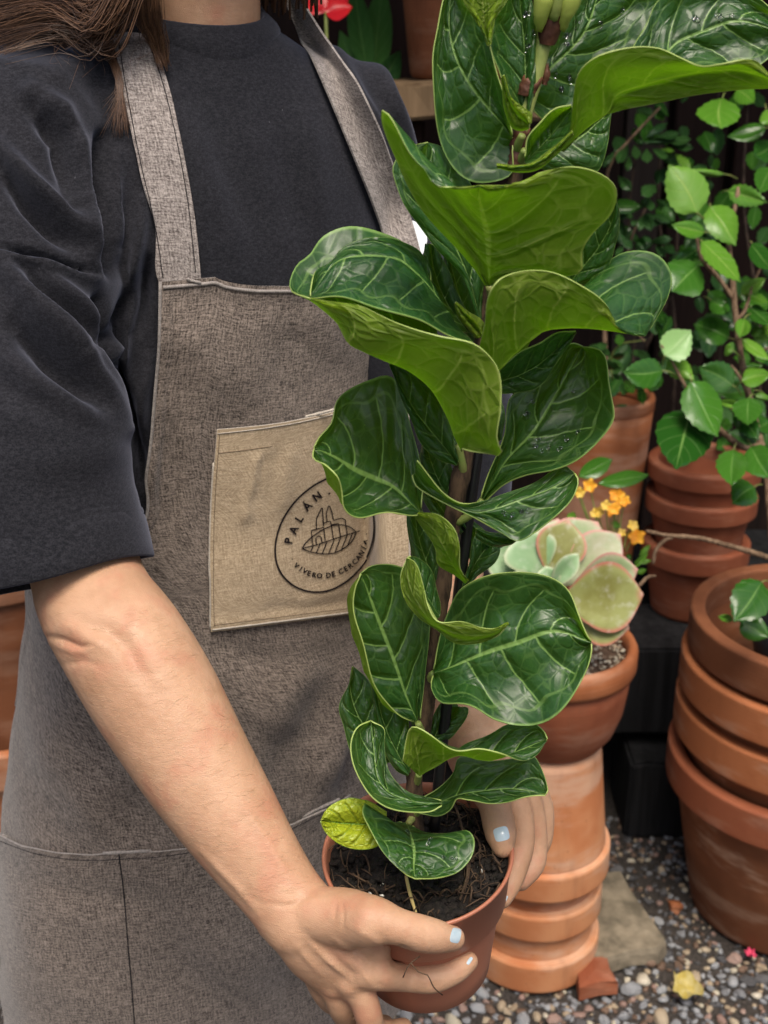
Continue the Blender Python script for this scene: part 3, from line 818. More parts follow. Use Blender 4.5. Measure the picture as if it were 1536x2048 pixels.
def shrub_leaf(parent, base, tip, width, d, mat, seed, d_tip=None, fold=None, fat=0.42, bend=0.0, serr=0.0, n=18, m=9):
    r = random.Random(seed)
    d_tip = d if d_tip is None else d_tip
    fold = r.uniform(-.012, .012) if fold is None else fold; roll = r.uniform(-.012, .012)
    Ms, Ls, Rs = ovate(base, tip, width, 9, fat, bend)
    k = np.linspace(d, d_tip, 9) + np.sin(np.linspace(0, np.pi, 9)) * r.uniform(-.012, .006)
    tip_up = r.uniform(.35, .95)
    add = lambda pts, e: [(p[0], p[1], k[i] + e * math.sin(math.pi * i / 8) - (p[1] - base[1]) / F * d * tip_up) for i, p in enumerate(pts)]
    G, N, q, wv = leaf_grid(add(Ms, 0), add(Ls, fold + roll), add(Rs, fold - roll), n, m, 0.002, 0.002, wave=0.0015, quilt=0.0006, seed=seed, dfun=lambda y: 0.0)
    if serr:
        e = np.abs(np.linspace(-1, 1, m))[None, :] ** 4 * serr * ((np.arange(n) % 2) * 2 - 1)[:, None]
        c = G[:, m // 2:m // 2 + 1]
        G = G + nrm(G - c + 1e-9) * e[..., None] * (np.arange(n)[:, None, None] > 2)
    Nn = grid_normals(G)
    flip = np.dot(Nn[n // 2, m // 2], CAMP - G[n // 2, m // 2]) < 0
    return blade('leaf', G, q + wv, parent, [mat, mat, mat], flip, 0.0005)
def stick(name, pts, radii, mat, parent, seg=7, n=None, knob=0.0):
    P = np.array([W(*p) for p in pts]); V, Fc = tube(P, radii, seg, n or max(6, len(pts) * 4))
    if knob:
        k = len(V) // seg; s = 1 + knob * nrg.normal(size=(k, 1, 1)); c = V.reshape(k, seg, 3).mean(1, keepdims=True)
        V = (c + (V.reshape(k, seg, 3) - c) * s).reshape(-1, 3)
    return mesh_obj(name, V, Fc, mat, parent)

# hibiscus rooted in the top pot of the large stack
hib = thing('hibiscus_shrub', 'glossy green hibiscus with woody stems growing at the right edge', 'shrub', (SX, SY, 0.42))
V, Fc = lathe([(0.01, 0.0), (0.10, 0.0), (0.125, 0.12), (0.118, 0.12), (0.09, .1), (0.01, .1)], (SX + .02, SY, 0.42), 40); mesh_obj('nursery_pot', V, Fc, M['stake'], hib)
stick('branch', [(1560, 1285, 1.86), (1548, 1100, 1.86), (1535, 950, 1.88), (1520, 880, 1.88), (1495, 780, 1.9), (1480, 700, 1.9), (1470, 620, 1.9), (1464, 540, 1.9), (1458, 480, 1.9), (1478, 375, 1.9)], [.008, .0075, .007, .006, .0055, .005, .005, .0045, .004, .004], M['twig'], hib, knob=.06)
stick('branch', [(1520, 890, 1.88), (1490, 896, 1.85), (1440, 860, 1.82), (1400, 815, 1.8), (1368, 768, 1.8), (1340, 715, 1.8), (1322, 690, 1.8)], [.005, .005, .0045, .004, .003, .002, .0015], M['twig'], hib, knob=.06)
stick('branch', [(1468, 600, 1.9), (1440, 560, 1.9), (1405, 520, 1.88), (1396, 490, 1.88), (1392, 455, 1.88)], [.004, .0038, .0035, .003, .002], M['twig'], hib, knob=.05)
stick('branch', [(1500, 800, 1.9), (1480, 755, 1.88), (1462, 730, 1.88)], [.003, .0028, .002], M['twig'], hib)
stick('branch', [(1470, 645, 1.9), (1490, 620, 1.9), (1510, 560, 1.92), (1530, 520, 1.92)], [.003, .003, .002, .002], M['twig'], hib)
stick('branch', [(1480, 690, 1.9), (1520, 700, 1.9), (1560, 690, 1.9)], [.003, .003, .002], M['twig'], hib)
HL = [  # frame, base, tip, width(frame px), material, distance
 (N1, (915, 1050), (672, 640), 330, 'lime', 1.86), (N1, (910, 1060), (740, 950), 190, 'hibiscus', 1.90), (N1, (1020, 990), (1240, 1330), 240, 'lime', 1.88), (N1, (980, 1215), (695, 1150), 125, 'lime', 1.85),
 (N1, (930, 1490), (700, 1720), 330, 'hibiscus', 1.85), (N1, (950, 1290), (1285, 1640), 170, 'lime', 1.84), (N1, (1150, 720), (740, 690), 55, 'lime', 1.9), (N1, (1175, 860), (1510, 960), 160, 'lime', 1.9),
 (N1, (1130, 70), (1120, 330), 330, 'lime', 1.95), (N1, (1500, 170), (1560, 300), 170, 'lime', 1.95), (N1, (1250, -10), (1400, 110), 170, 'lime', 1.97), (N1, (1500, 320), (1170, 400), 130, 'hibiscus', 1.98),
 (N1, (1560, 460), (1400, 560), 190, 'hibiscus', 1.98), (N1, (1560, 660), (1450, 880), 180, 'hibiscus', 1.96), (N1, (1380, 1310), (1560, 1540), 150, 'hibiscus', 1.9), (N1, (1010, 1720), (1190, 1900), 140, 'hibiscus', 1.93),
 (N1, (1290, 1740), (1500, 1610), 110, 'lime', 1.92), (N1, (1360, 1740), (1530, 1820), 70, 'lime', 1.9), (N1, (900, 1370), (700, 1500), 110, 'hibiscus', 1.95), (N1, (990, 1440), (1110, 1470), 90, 'lime', 1.92),
 (N2, (640, 480), (870, 260), 250, 'hib_light', 1.78), (N2, (630, 610), (285, 625), 230, 'hibiscus', 1.78), (N2, (660, 530), (900, 690), 160, 'lime', 1.83), (N2, (870, 700), (1100, 1180), 300, 'hibiscus', 1.76),
 (N2, (870, 950), (740, 1460), 440, 'hibiscus', 1.80), (N2, (1240, 740), (935, 580), 230, 'hibiscus', 1.86), (N2, (1200, 330), (895, 210), 210, 'hibiscus', 1.92), (N2, (1240, 440), (1170, 400), 120, 'lime', 1.85),
 (N2, (1330, 160), (1290, 325), 120, 'lime', 1.86), (N2, (1370, 840), (1360, 1080), 230, 'hibiscus', 1.82), (N2, (1250, 960), (1460, 1210), 170, 'hibiscus', 1.85), (N2, (1240, 1290), (1220, 1600), 240, 'hibiscus', 1.8),
 (N2, (1390, 1260), (1560, 1540), 230, 'hibiscus', 1.8), (N2, (1420, 1610), (1230, 1760), 230, 'hibiscus', 1.85), (N2, (1310, 700), (1560, 640), 150, 'lime', 1.84), (N2, (1310, 340), (1560, 520), 90, 'lime', 1.86),
 (N2, (1380, 60), (1560, 210), 130, 'hibiscus', 1.9), (N2, (1500, 200), (1560, 300), 120, 'lime', 1.9), (N2, (1420, 820), (1560, 860), 60, 'lime', 1.84), (N2, (1120, 880), (1330, 920), 60, 'lime', 1.86),
 (N2, (1130, 1040), (1230, 1110), 90, 'hibiscus', 1.9), (N2, (1400, 250), (1480, 310), 80, 'lime', 1.9), (N2, (1500, 450), (1430, 520), 130, 'hibiscus', 1.93), (N2, (1040, 0), (1210, 110), 150, 'hibiscus', 1.92),
 (N2, (1560, 1050), (1450, 1120), 150, 'hibiscus', 1.9), (N2, (1420, 780), (1080, 800), 120, 'hibiscus', 1.97), (N2, (1320, 570), (1500, 570), 50, 'hibiscus', 1.97),
 (B6, (1500, 1470), (1340, 1700), 210, 'hibiscus', 1.70), (B6, (1380, 1690), (1545, 1790), 130, 'hibiscus', 1.72), (B6, (1335, 1690), (1250, 1670), 40, 'lime', 1.72), (B6, (1480, 20), (1540, 90), 110, 'lime', 1.9)]
for k, (fr, b, t, w, mt, d) in enumerate(HL):
    b = Z(fr, [b])[0]; t = Z(fr, [t])[0]
    L_ = math.hypot(t[0] - b[0], t[1] - b[1])
    shrub_leaf(hib, b, t, w * fr[2] * 1.14, d + .01, M[mt], k, d_tip=d + rng.uniform(-.03, .015), serr=0.0012 if w > 150 else 0.0005, bend=rng.uniform(-.08, .08), fat=0.40 if L_ > w * fr[2] else 0.5)

for k, (fr, b, t, w, mt, d) in enumerate(HL):
    b = np.array(Z(fr, [b])[0]); t = np.array(Z(fr, [t])[0]); u_ = (b - t) / np.linalg.norm(b - t)
    e_ = b + u_ * rng.uniform(10, 24) + np.array((rng.uniform(2, 10), rng.uniform(2, 12)))
    stick('leaf_stalk', [(b[0] - u_[0] * 3, b[1] - u_[1] * 3, d + .008), (*(b * .6 + e_ * .4 + (0, -2)), d + .012), (*e_, d + .03)], [.0009, .0010, .0012], M['petiole'], hib, 5, 7)
# leafy climber filling the shade along the fence
cli = thing('fence_climber', 'shaded dark leafy climber filling the gaps along the fence behind the hibiscus', 'climber', tuple(W(1400, 900, 2.35) * (1, 1, 0) + np.array((0, 0, PZ))))
for (x0, y0, x1, y1) in [(1240, 900, 1290, 200), (1340, 900, 1330, 180), (1420, 920, 1440, 160), (1510, 920, 1500, 150), (1290, 700, 1420, 300)]:
    stick('vine', [(x0, y0, 2.38), ((x0 * 2 + x1) / 3 + 14, (y0 * 2 + y1) / 3, 2.36), ((x0 + x1 * 2) / 3 - 16, (y0 + y1 * 2) / 3, 2.36), (x1, y1, 2.36)], [.004, .0035, .003, .002], M['dark_twig'], cli)
for k in range(150):
    x_ = rng.uniform(1225, 1545); y_ = rng.uniform(170, 900)
    if 1235 < x_ < 1300 and rng.random() < .5: continue
    a_ = rng.gauss(1.5, .9); L_ = rng.uniform(26, 62)
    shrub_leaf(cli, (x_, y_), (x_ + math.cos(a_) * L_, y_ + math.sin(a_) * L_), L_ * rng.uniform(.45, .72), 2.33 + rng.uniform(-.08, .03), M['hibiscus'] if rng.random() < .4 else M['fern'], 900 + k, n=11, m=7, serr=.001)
# unseen slab added over the bench to shade the back of the yard
V = [(a, b, c + .10 * (2.9 - b)) for a in (-1.4, 2.6) for b in (1.86, 2.9) for c in (2.0, 2.03)]
structure(mesh_obj('shade_slab', V, [(0, 1, 3, 2), (4, 6, 7, 5), (0, 4, 5, 1), (2, 3, 7, 6), (1, 5, 7, 3), (0, 2, 6, 4)], M['board_grey'], None, smooth=False))
# small dark shrub against the fence
shr = thing('small_leaf_shrub', 'dark shrub with small scalloped leaves against the fence boards', 'shrub', tuple(W(1255, 900, 2.2) * (1, 1, 0) + np.array((0, 0, PZ))))
stick('branch', [(1215, 800, 2.28), (1205, 520, 2.28), (1215, 345, 2.26), (1250, 290, 2.25), (1320, 215, 2.25)], [.005, .004, .003, .0028, .002], M['twig'], shr)
stick('branch', [(1230, 620, 2.27), (1262, 480, 2.26), (1290, 420, 2.26), (1300, 380, 2.26)], [.003, .0026, .002, .0015], M['twig'], shr)
clus = [((470, 410), (660, 280), 75), ((560, 400), (770, 370), 70), ((440, 450), (720, 430), 60), ((650, 440), (860, 420), 80), ((700, 480), (880, 490), 70), ((530, 500), (670, 580), 70), ((720, 540), (860, 670), 80),
        ((380, 470), (400, 590), 80), ((480, 500), (490, 620), 90), ((300, 490), (240, 620), 90), ((340, 560), (320, 690), 60), ((210, 520), (110, 660), 60), ((440, 480), (420, 420), 60), ((600, 500), (720, 520), 40),
        ((240, 730), (350, 860), 90), ((560, 810), (440, 900), 110), ((500, 900), (450, 1010), 80), ((520, 940), (520, 1030), 70), ((560, 940), (640, 990), 60), ((500, 880), (560, 820), 80), ((460, 1060), (420, 1200), 70),
        ((480, 1060), (520, 1200), 90), ((530, 1060), (690, 1130), 60), ((400, 1110), (360, 1160), 60), ((250, 1220), (360, 1360), 80), ((520, 1300), (700, 1270), 80), ((560, 1330), (640, 1420), 70), ((600, 1340), (740, 1390), 50),
        ((450, 1240), (520, 1300), 60), ((390, 1300), (480, 1380), 70), ((330, 1040), (350, 1100), 50), ((280, 1330), (220, 1420), 60), ((430, 1350), (400, 1440), 60)]
for k, (b, t, w) in enumerate(clus):
    b = Z(N1, [b])[0]; t = Z(N1, [t])[0]
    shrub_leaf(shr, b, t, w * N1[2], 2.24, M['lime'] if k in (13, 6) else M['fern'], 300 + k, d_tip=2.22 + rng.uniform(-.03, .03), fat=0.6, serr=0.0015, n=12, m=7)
# lobed plant in the tall pot, and strays behind the fig
lob = thing('lobed_leaf_plant', 'trailing plant with small lobed leaves spilling over the tall clay pot', 'plant', (0.405, 2.15, PZ + .31))
for k, (b, t, w) in enumerate([((190, 670), (150, 700), 60), ((190, 640), (270, 680), 50), ((330, 690), (280, 820), 90), ((360, 700), (470, 760), 80), ((430, 740), (460, 900), 80), ((300, 690), (380, 800), 90), ((250, 640), (200, 530), 60),
                               ((180, 480), (20, 390), 90), ((190, 500), (300, 470), 60), ((200, 600), (120, 520), 80), ((380, 440), (520, 500), 70), ((250, 290), (260, 390), 80), ((40, 380), (0, 460), 60), ((420, 430), (380, 480), 60),
                               ((600, 90), (640, 210), 80), ((570, 180), (610, 300), 70), ((890, 560), (930, 640), 60), ((590, 480), (640, 450), 50), ((150, 380), (60, 420), 70), ((260, 560), (230, 640), 50)]):
    b = Z(N2, [b])[0]; t = Z(N2, [t])[0]
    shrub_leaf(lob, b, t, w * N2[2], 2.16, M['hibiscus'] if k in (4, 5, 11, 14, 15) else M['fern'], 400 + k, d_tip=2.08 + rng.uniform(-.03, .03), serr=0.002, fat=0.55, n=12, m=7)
stick('stem', [(1225, 760, 2.2), (1222, 720, 2.18), (1240, 690, 2.15), (1290, 680, 2.1)], [.002, .002, .0015, .001], M['green_stem'], lob)
stick('stem', [(1290, 685, 2.05), (1275, 665, 2.05), (1262, 640, 2.05)], [.0016, .0014, .001], M['twig'], lob)
# dry twig
tw = np.array([W(*p) for p in [(1292, 1062, 1.72), (1330, 1070, 1.74), (1400, 1077, 1.75), (1460, 1092, 1.77), (1560, 1122, 1.8)]])
V, Fc = tube(tw, [.0022, .003, .0034, .004, .0045], 7, 40); V += nrg.normal(scale=.0004, size=V.shape)
mesh_obj('branch', V, Fc, M['twig'], hib)

# succulent rosette
def paddle(parent, base, tip, width, d0, d1, thick, mat, cup=0.012, n=20, m=15):
    Ms, Ls, Rs = ovate(base, tip, width, 11, 0.60)
    k = np.linspace(d0, d1, 11)
    f = lambda pts, e: np.array([W(p[0], p[1], k[i] + e * math.sin(math.pi * i / 10)) for i, p in enumerate(pts)])
    a, b, c = crv(f(Ls, -cup), n), crv(f(Ms, 0), n), crv(f(Rs, -cup), n)
    u = np.linspace(-1, 1, m)[None, :, None]
    G = (a[:, None] * (u * u - u) / 2 + b[:, None] * (1 - u * u) + c[:, None] * (u * u + u) / 2)
    N = grid_normals(G)
    if np.dot(N[n // 2, m // 2], CAMP - G[n // 2, m // 2]) < 0: G = G[:, ::-1]; N = grid_normals(G)
    v = np.linspace(0, 1, n)[:, None]
    t = thick * np.sqrt(np.clip(1 - np.abs(u[..., 0]) ** 2.6, 0, 1)) * np.clip(np.sin(np.pi * np.clip(v * .97 + .02, 0, 1)), 0, 1) ** .4
    A_ = G + N * (t * .5)[..., None]; B_ = G - N * (t * .5)[..., None]
    uvg = np.stack(np.broadcast_arrays(np.linspace(0, 1, m)[None, :], np.linspace(0, 1, n)[:, None]), -1).reshape(-1, 2)
    return mesh_obj('leaf', np.vstack([A_.reshape(-1, 3), B_.reshape(-1, 3)]), grid_faces(n, m) + grid_faces(n, m, n * m, True), mat, parent, np.vstack([uvg, uvg]))
def succ_mat(name, a, b, edge):
    m = MT(name, 0.42, 0.5)
    x, y, _ = m.xyz(m.co('UV')); U = ((x - .5) * 2.0).abs()
    n = m.noise(m.co(), 26.0, 4)
    c = m.mix(n.ramp(0.35, 0.65), a, b)
    e = (U.pow(6.0).max((y - 0.82) * 5.0)).ramp(0.35, 0.95)
    c = m.mix(e * 0.75, c, edge)
    bl = m.noise(m.co(), 70.0, 4, 0.6).ramp(0.5, 0.75)
    c = m.mix(bl * 0.35, c, (0.62, 0.62, 0.55))
    m.set('Base Color', c); m.set('Subsurface Weight', 0.0)
    m.bump(n, 0.2, 0.002); return m.m
M['suc_olive'] = succ_mat('succulent_olive', (0.20, 0.20, 0.05), (0.28, 0.30, 0.10), (0.50, 0.12, 0.12))
M['suc_pale'] = succ_mat('succulent_pale', (0.40, 0.40, 0.26), (0.28, 0.36, 0.18), (0.62, 0.20, 0.22))
M['suc_green'] = succ_mat('succulent_green', (0.20, 0.34, 0.16), (0.28, 0.42, 0.22), (0.45, 0.48, 0.30))
for (b, t, w, d0, d1, mt) in [((300, 1420), (330, 1110), 290, 1.78, 1.80, 'suc_pale'), ((330, 1440), (560, 1130), 330, 1.76, 1.78, 'suc_pale'), ((360, 1500), (690, 1200), 260, 1.74, 1.75, 'suc_pale'),
                              ((290, 1470), (395, 1120), 260, 1.74, 1.74, 'suc_olive'), ((240, 1450), (130, 1190), 280, 1.74, 1.74, 'suc_green'), ((200, 1440), (-60, 1260), 240, 1.76, 1.76, 'suc_green'), ((330, 1580), (822, 1545), 360, 1.72, 1.68, 'suc_olive'), ((420, 1480), (790, 1400), 230, 1.735, 1.70, 'suc_pale'),
                              ((380, 1650), (740, 1740), 240, 1.74, 1.69, 'suc_olive'), ((280, 1520), (450, 1310), 110, 1.715, 1.70, 'suc_green'), ((300, 1560), (260, 1380), 130, 1.72, 1.71, 'suc_green'), ((240, 1560), (10, 1500), 220, 1.73, 1.70, 'suc_green'), ((300, 1600), (200, 1760), 230, 1.73, 1.69, 'suc_olive')]:
    b = Z(B6, [b])[0]; t = Z(B6, [t])[0]; paddle(bowl, b, t, w * B6[2] * 1.14, d0 - .03, d1 - .03, 0.011, M[mt])

# orange kalanchoe beside the succulent
kal = thing('flowering_kalanchoe', 'small plant with bright orange flower clusters behind the succulent', 'flowering plant', tuple(atz(1200, 1140, PZ + .03)))
petal = simple('orange_petal', (0.78, 0.28, 0.015), 0.5, 0.3, (0.85, 0.46, 0.04), 60)
petal2 = simple('yellow_petal_bud', (0.80, 0.52, 0.06), 0.5, 0.3, (0.70, 0.50, 0.12), 60)
for (cx, cy, s, ma) in [(515, 920, 42, 0), (455, 960, 34, 1), (670, 975, 48, 0), (655, 1055, 38, 0), (565, 1070, 36, 1), (610, 1035, 34, 1), (715, 1010, 36, 0), (760, 1150, 34, 1), (785, 1215, 52, 0), (700, 1190, 26, 1), (440, 950, 28, 1), (690, 1020, 36, 0), (540, 1080, 26, 1), (635, 1075, 30, 0)]:
    px, py = Z(B6, [(cx, cy)])[0]; d = 1.86 + rng.uniform(-.02, .02); r = s * B6[2] / F * d
    c = W(px, py, d); parts = []
    a0 = rng.uniform(0, 6)
    ax = nrm(CAMP - c + nrg.normal(scale=.35, size=3)); e1 = nrm(np.cross(ax, (0, 0, 1))); e2 = np.cross(ax, e1)
    for k in range(5):
        a = a0 + k * 1.2566; dr = e1 * math.cos(a) + e2 * math.sin(a); sd_ = np.cross(ax, dr)
        G = np.array([[c + dr * r * s_ + sd_ * r * .42 * w_ * math.sin(math.pi * (s_ * .8 + .12)) + ax * r * (.28 * s_ + .12 * w_ * w_ - (.25 if s_ > .9 else 0)) for w_ in (-1, -.5, 0, .5, 1)] for s_ in np.linspace(0.02, 1, 6)])
        B_ = G - ax * 0.0008
        parts.append((np.vstack([G.reshape(-1, 3), B_.reshape(-1, 3)]), grid_faces(6, 5) + grid_faces(6, 5, 30, True)))
    V, Fc = join(parts); mesh_obj('flower', V, Fc, petal2 if ma else petal, kal)
    b = Z(B6, [(cx * .5 + 330, cy * .3 + 850)])[0]
    stick('stem', [(px, py, d + .003), ((px + b[0]) / 2 - 3, (py + b[1]) / 2 + 12, d + .02), (b[0], b[1] + 30, d + .03)], [.0010, .0013, .0016], M['green_stem'], kal, 5)
for k, (b, t, w, mt) in enumerate([((450, 870), (645, 770), 110, 'hibiscus'), ((560, 910), (855, 858), 95, 'hibiscus'), ((430, 1120), (390, 1080), 60, 'lime'), ((760, 1400), (850, 1300), 34, 'lime'), ((770, 1360), (870, 1350), 30, 'lime'), ((780, 1420), (840, 1400), 30, 'lime'), ((745, 1350), (730, 1310), 34, 'hibiscus'), ((800, 1320), (860, 1260), 30, 'lime'), ((640, 1130), (690, 1160), 40, 'lime')]):
    b = Z(B6, [b])[0]; t = Z(B6, [t])[0]; shrub_leaf(kal, b, t, w * B6[2], 1.88, M[mt], 500 + k, fat=.5, n=14, m=7)
stick('stem', [(1306, 1128, 1.84), (1312, 1100, 1.84), (1330, 1080, 1.84), (1345, 1076, 1.84)], [.0025, .003, .003, .002], M['twig'], kal)
stick('stem', [(1278, 1172, 1.82), (1295, 1155, 1.82), (1312, 1152, 1.82)], [.003, .0028, .002], M['twig'], kal)
# red flower above the far shoulder
rf = thing('red_flower', 'red flower petals showing just above the dark-shirted shoulder', 'flower', tuple(W(650, 60, 2.0)))
redm = simple('red_petal', (0.55, 0.015, 0.02), 0.35, 0.5, (0.42, 0.01, 0.02), 30)
for k, (b, t, w) in enumerate([((640, 20), (700, -30), 60), ((650, 25), (600, -25), 50), ((655, 30), (660, -60), 60), ((650, 25), (705, 14), 40)]): shrub_leaf(rf, b, t, w, 2.0, redm, 600 + k, n=12, m=7)
stick('stem', [(652, 24, 2.0), (656, 200, 2.03), (660, 420, 2.05)], [.003, .003, .004], M['green_stem'], rf)
for k, (b, t, w) in enumerate([((735, 150), (705, -40), 50), ((745, 170), (765, -40), 60), ((730, 200), (680, 60), 50), ((750, 200), (800, 100), 50)]): shrub_leaf(rf, b, t, w, 2.12, M['fern'], 620 + k)
# ================================================================== THE POTTED FIDDLE-LEAF FIG
def dstem(py): return 0.80 - 0.13 * (1700 - py) / 1700.0
PC = W(835, 1700, 0.80)                                   # middle of the rim
ta = R(9); tilt = np.array([[1, 0, 0], [0, math.cos(ta), -math.sin(ta)], [0, math.sin(ta), math.cos(ta)]])
tb = R(-4); tilt = np.array([[math.cos(tb), 0, math.sin(tb)], [0, 1, 0], [-math.sin(tb), 0, math.cos(tb)]]) @ tilt
PH = 0.112
fig = thing('potted_fig', 'fiddle-leaf fig in a clay-coloured nursery pot held in both hands', 'potted plant', tuple(PC + tilt @ np.array((0, 0, -PH))))
V, Fc = lathe([(0.004, -PH), (0.042, -PH), (0.0455, -PH + .004), (0.0475, -PH + .02), (0.055, -0.040), (0.0552, -0.038), (0.0535, -0.038), (0.046, -PH + .02), (0.044, -PH + .004), (0.004, -PH + .003)], PC, 96, tilt)
potb = mesh_obj('pot', V, Fc, M['plastic'], fig)
V, Fc = lathe([(0.0553, -0.040), (0.0578, -0.0400), (0.0586, -0.0385), (0.0622, -0.004), (0.0637, -0.0028), (0.0642, -0.0008), (0.0634, 0.0004), (0.0618, -0.0004), (0.0606, -0.004), (0.0570, -0.037), (0.0553, -0.040)], PC, 96, tilt)
mesh_obj('rim', V, Fc, M['plastic'], potb)
# soil with lumps
n = 46; rr = np.linspace(0.0, 0.0605, 24); an = np.linspace(0, 2 * np.pi, 72, endpoint=False)
G = np.zeros((24, 72, 3)); G[..., 0] = rr[:, None] * np.cos(an); G[..., 1] = rr[:, None] * np.sin(an)
G[..., 2] = -0.010 + nrg.normal(scale=.0016, size=(24, 72)) + .003 * np.sin(G[..., 0] * 160) * np.cos(G[..., 1] * 140) + 0.006 * np.exp(-(rr[:, None] / .03) ** 2)
V = G.reshape(-1, 3) @ tilt.T + PC
Fc = [(i * 72 + j, i * 72 + (j + 1) % 72, (i + 1) * 72 + (j + 1) % 72, (i + 1) * 72 + j) for i in range(23) for j in range(72)]
soil = mesh_obj('soil', V, Fc, M['soil'], fig)
parts = []; mi = []
for k in range(520):
    a = rng.uniform(0, 6.28); r = 0.059 * math.sqrt(rng.random()); s = rng.uniform(.0009, .0032)
    v = iv1 * (1 + nrg.normal(scale=.25, size=(len(iv1), 1))) * (s * rng.uniform(.8, 2.0), s, s * .7)
    q = rng.uniform(0, 6.28); v = np.stack([v[:, 0] * math.cos(q) - v[:, 1] * math.sin(q), v[:, 0] * math.sin(q) + v[:, 1] * math.cos(q), v[:, 2]], 1)
    parts.append(((v + (r * math.cos(a), r * math.sin(a), -.0085 + .006 * math.exp(-(r / .03) ** 2))) @ tilt.T + PC, if1))
    mi += [1 if (rng.random() < .02 and s < .0018) else 0] * len(if1)
V, Fc = join(parts); g = mesh_obj('soil_crumbs', V, Fc, [M['soil'], M['perlite']], fig, midx=mi); g['kind'] = 'stuff'
parts = []
for k in range(95):
    a = rng.uniform(0, 6.28); r = 0.060 * math.sqrt(rng.uniform(.25, 1)); L_ = rng.uniform(.01, .032); b = a + rng.choice([1.57, -1.57]) + rng.uniform(-.8, .8)
    p = np.array((r * math.cos(a), r * math.sin(a), -.005)); pts = []
    for t in np.linspace(-.5, .5, 5):
        q = p + np.array((math.cos(b) * L_ * t, math.sin(b) * L_ * t, .004 * math.sin(t * 7 + k) + rng.uniform(-.001, .002))); b += rng.uniform(-.35, .35)
        h = math.hypot(q[0], q[1]); q[:2] *= min(1, .0603 / max(h, 1e-6)); pts.append(q)
    v, f = tube(np.array(pts) @ tilt.T + PC, np.linspace(.00075, .0003, 5) * rng.uniform(.6, 1.3), 5, 10); parts.append((v, f))
V, Fc = join(parts); g = mesh_obj('dry_roots', V, Fc, M['root'], fig); g['kind'] = 'stuff'
def onsoil(px, py, up=0.002):
    # plane of the soil behind a pixel
    nn = tilt @ np.array((0, 0, 1.0)); p0 = PC + nn * (-.008 + up); dr = nrm(W(px, py, 1) - CAMP)
    return CAMP + dr * np.dot(p0 - CAMP, nn) / np.dot(dr, nn)
P = np.array([onsoil(812, 1752, .008), onsoil(818, 1780, .006), onsoil(826, 1808, .004), onsoil(832, 1825, .003)])
V, Fc = tube(P, [.0012, .0013, .0012, .0008], 6, 12); mesh_obj('straw', V, Fc, M['straw'], fig)
P = np.array([onsoil(905, 1600, .012), onsoil(920, 1640, .018), onsoil(930, 1690, .012), onsoil(935, 1745, .006), onsoil(920, 1800, .003)])
V, Fc = tube(P, [.0009] * 5, 5, 16); mesh_obj('root', V, Fc, M['root'], fig)
P = np.array([W(*p) for p in [(806, 1955, .742), (818, 1930, .740), (840, 1912, .740)]]); V, Fc = tube(P, [.0004] * 3, 5, 8); mesh_obj('root', V, Fc, M['root'], fig)
P = np.array([W(*p) for p in [(822, 1926, .738), (838, 1945, .738), (855, 1950, .738), (868, 1975, .742), (885, 1990, .75)]]); V, Fc = tube(P, [.0004] * 5, 5, 12); mesh_obj('root', V, Fc, M['root'], fig)

# stem and stake
def fp(px, py, e=0.0): return W(px, py, dstem(py) + e)
sp = [(832, 1690), (828, 1620), (830, 1540), (842, 1470), (852, 1420), (862, 1340), (868, 1280), (880, 1210), (890, 1150), (900, 1080), (912, 1000), (926, 930), (940, 840), (955, 740), (975, 620), (1000, 500), (1022, 400), (1036, 320), (1042, 265)]
sr = [.0062, .0058, .0055, .0056, .0052, .0053, .0050, .0055, .0050, .0052, .0056, .0058, .0052, .005, .0048, .0046, .0044, .0044, .0042]
P = np.array([fp(a, b, .006) for a, b in sp]); V, Fc = tube(P, sr, 12, 130)
k = len(V) // 12; c = V.reshape(k, 12, 3).mean(1, keepdims=True)
bumpy = 1 + .10 * np.sin(np.linspace(0, 60, k))[:, None, None] ** 8 + nrg.normal(scale=.03, size=(k, 12, 1))
mesh_obj('stem', (c + (V.reshape(k, 12, 3) - c) * bumpy).reshape(-1, 3), Fc, M['bark'], fig)
P = np.array([fp(a, b, .004) for a, b in [(1040, 275), (1048, 235), (1058, 200), (1068, 165), (1080, 110), (1092, 60), (1100, 20)]])
V, Fc = tube(P, [.0045, .0045, .0042, .0045, .0048, .005, .005], 14, 40); mesh_obj('green_tip', V, Fc, M['green_stem'], fig)
P = np.array([fp(868, 1660, .014), fp(890, 1440, .014), fp(922, 1150, .015), fp(957, 880, .017), fp(985, 650, .02)])
V, Fc = tube(P, [.0038] * 5, 10, 40); mesh_obj('stake', V, Fc, M['stake'], fig)
def scale_bract(pts, rad, name='bract', mat='sheath'):
    P = np.array([fp(*p) for p in pts]); V, Fc = tube(P, rad, 10, 14, cap=True); V += nrg.normal(scale=.0003, size=V.shape); return mesh_obj(name, V, Fc, M[mat], fig)
def papery(pts, rad, jag=.004, mat='sheath', name='bract'):
    """thin dry wrapper hugging the stem, its top edge torn"""
    P = np.array([fp(*p) for p in pts]); n = 9; seg = 16
    V, Fc = tube(P, rad, seg, n, cap=False); V = V.reshape(n, seg, 3)
    up = nrm(P[-1] - P[0]); e = nrg.uniform(-.3, 1, size=seg) * jag
    V[-1] += up * e[:, None]; V[-2] += up * e[:, None] * .4
    V = V + nrg.normal(scale=.00025, size=V.shape); c = V.mean(1, keepdims=True)
    I = c + (V - c) * .9
    return mesh_obj(name, np.vstack([V.reshape(-1, 3), I.reshape(-1, 3)]), Fc + [tuple(i + n * seg for i in f[::-1]) for f in Fc] + [((n - 1) * seg + j, (n - 1) * seg + (j + 1) % seg, n * seg + (n - 1) * seg + (j + 1) % seg, n * seg + (n - 1) * seg + j) for j in range(seg)], M[mat], fig)
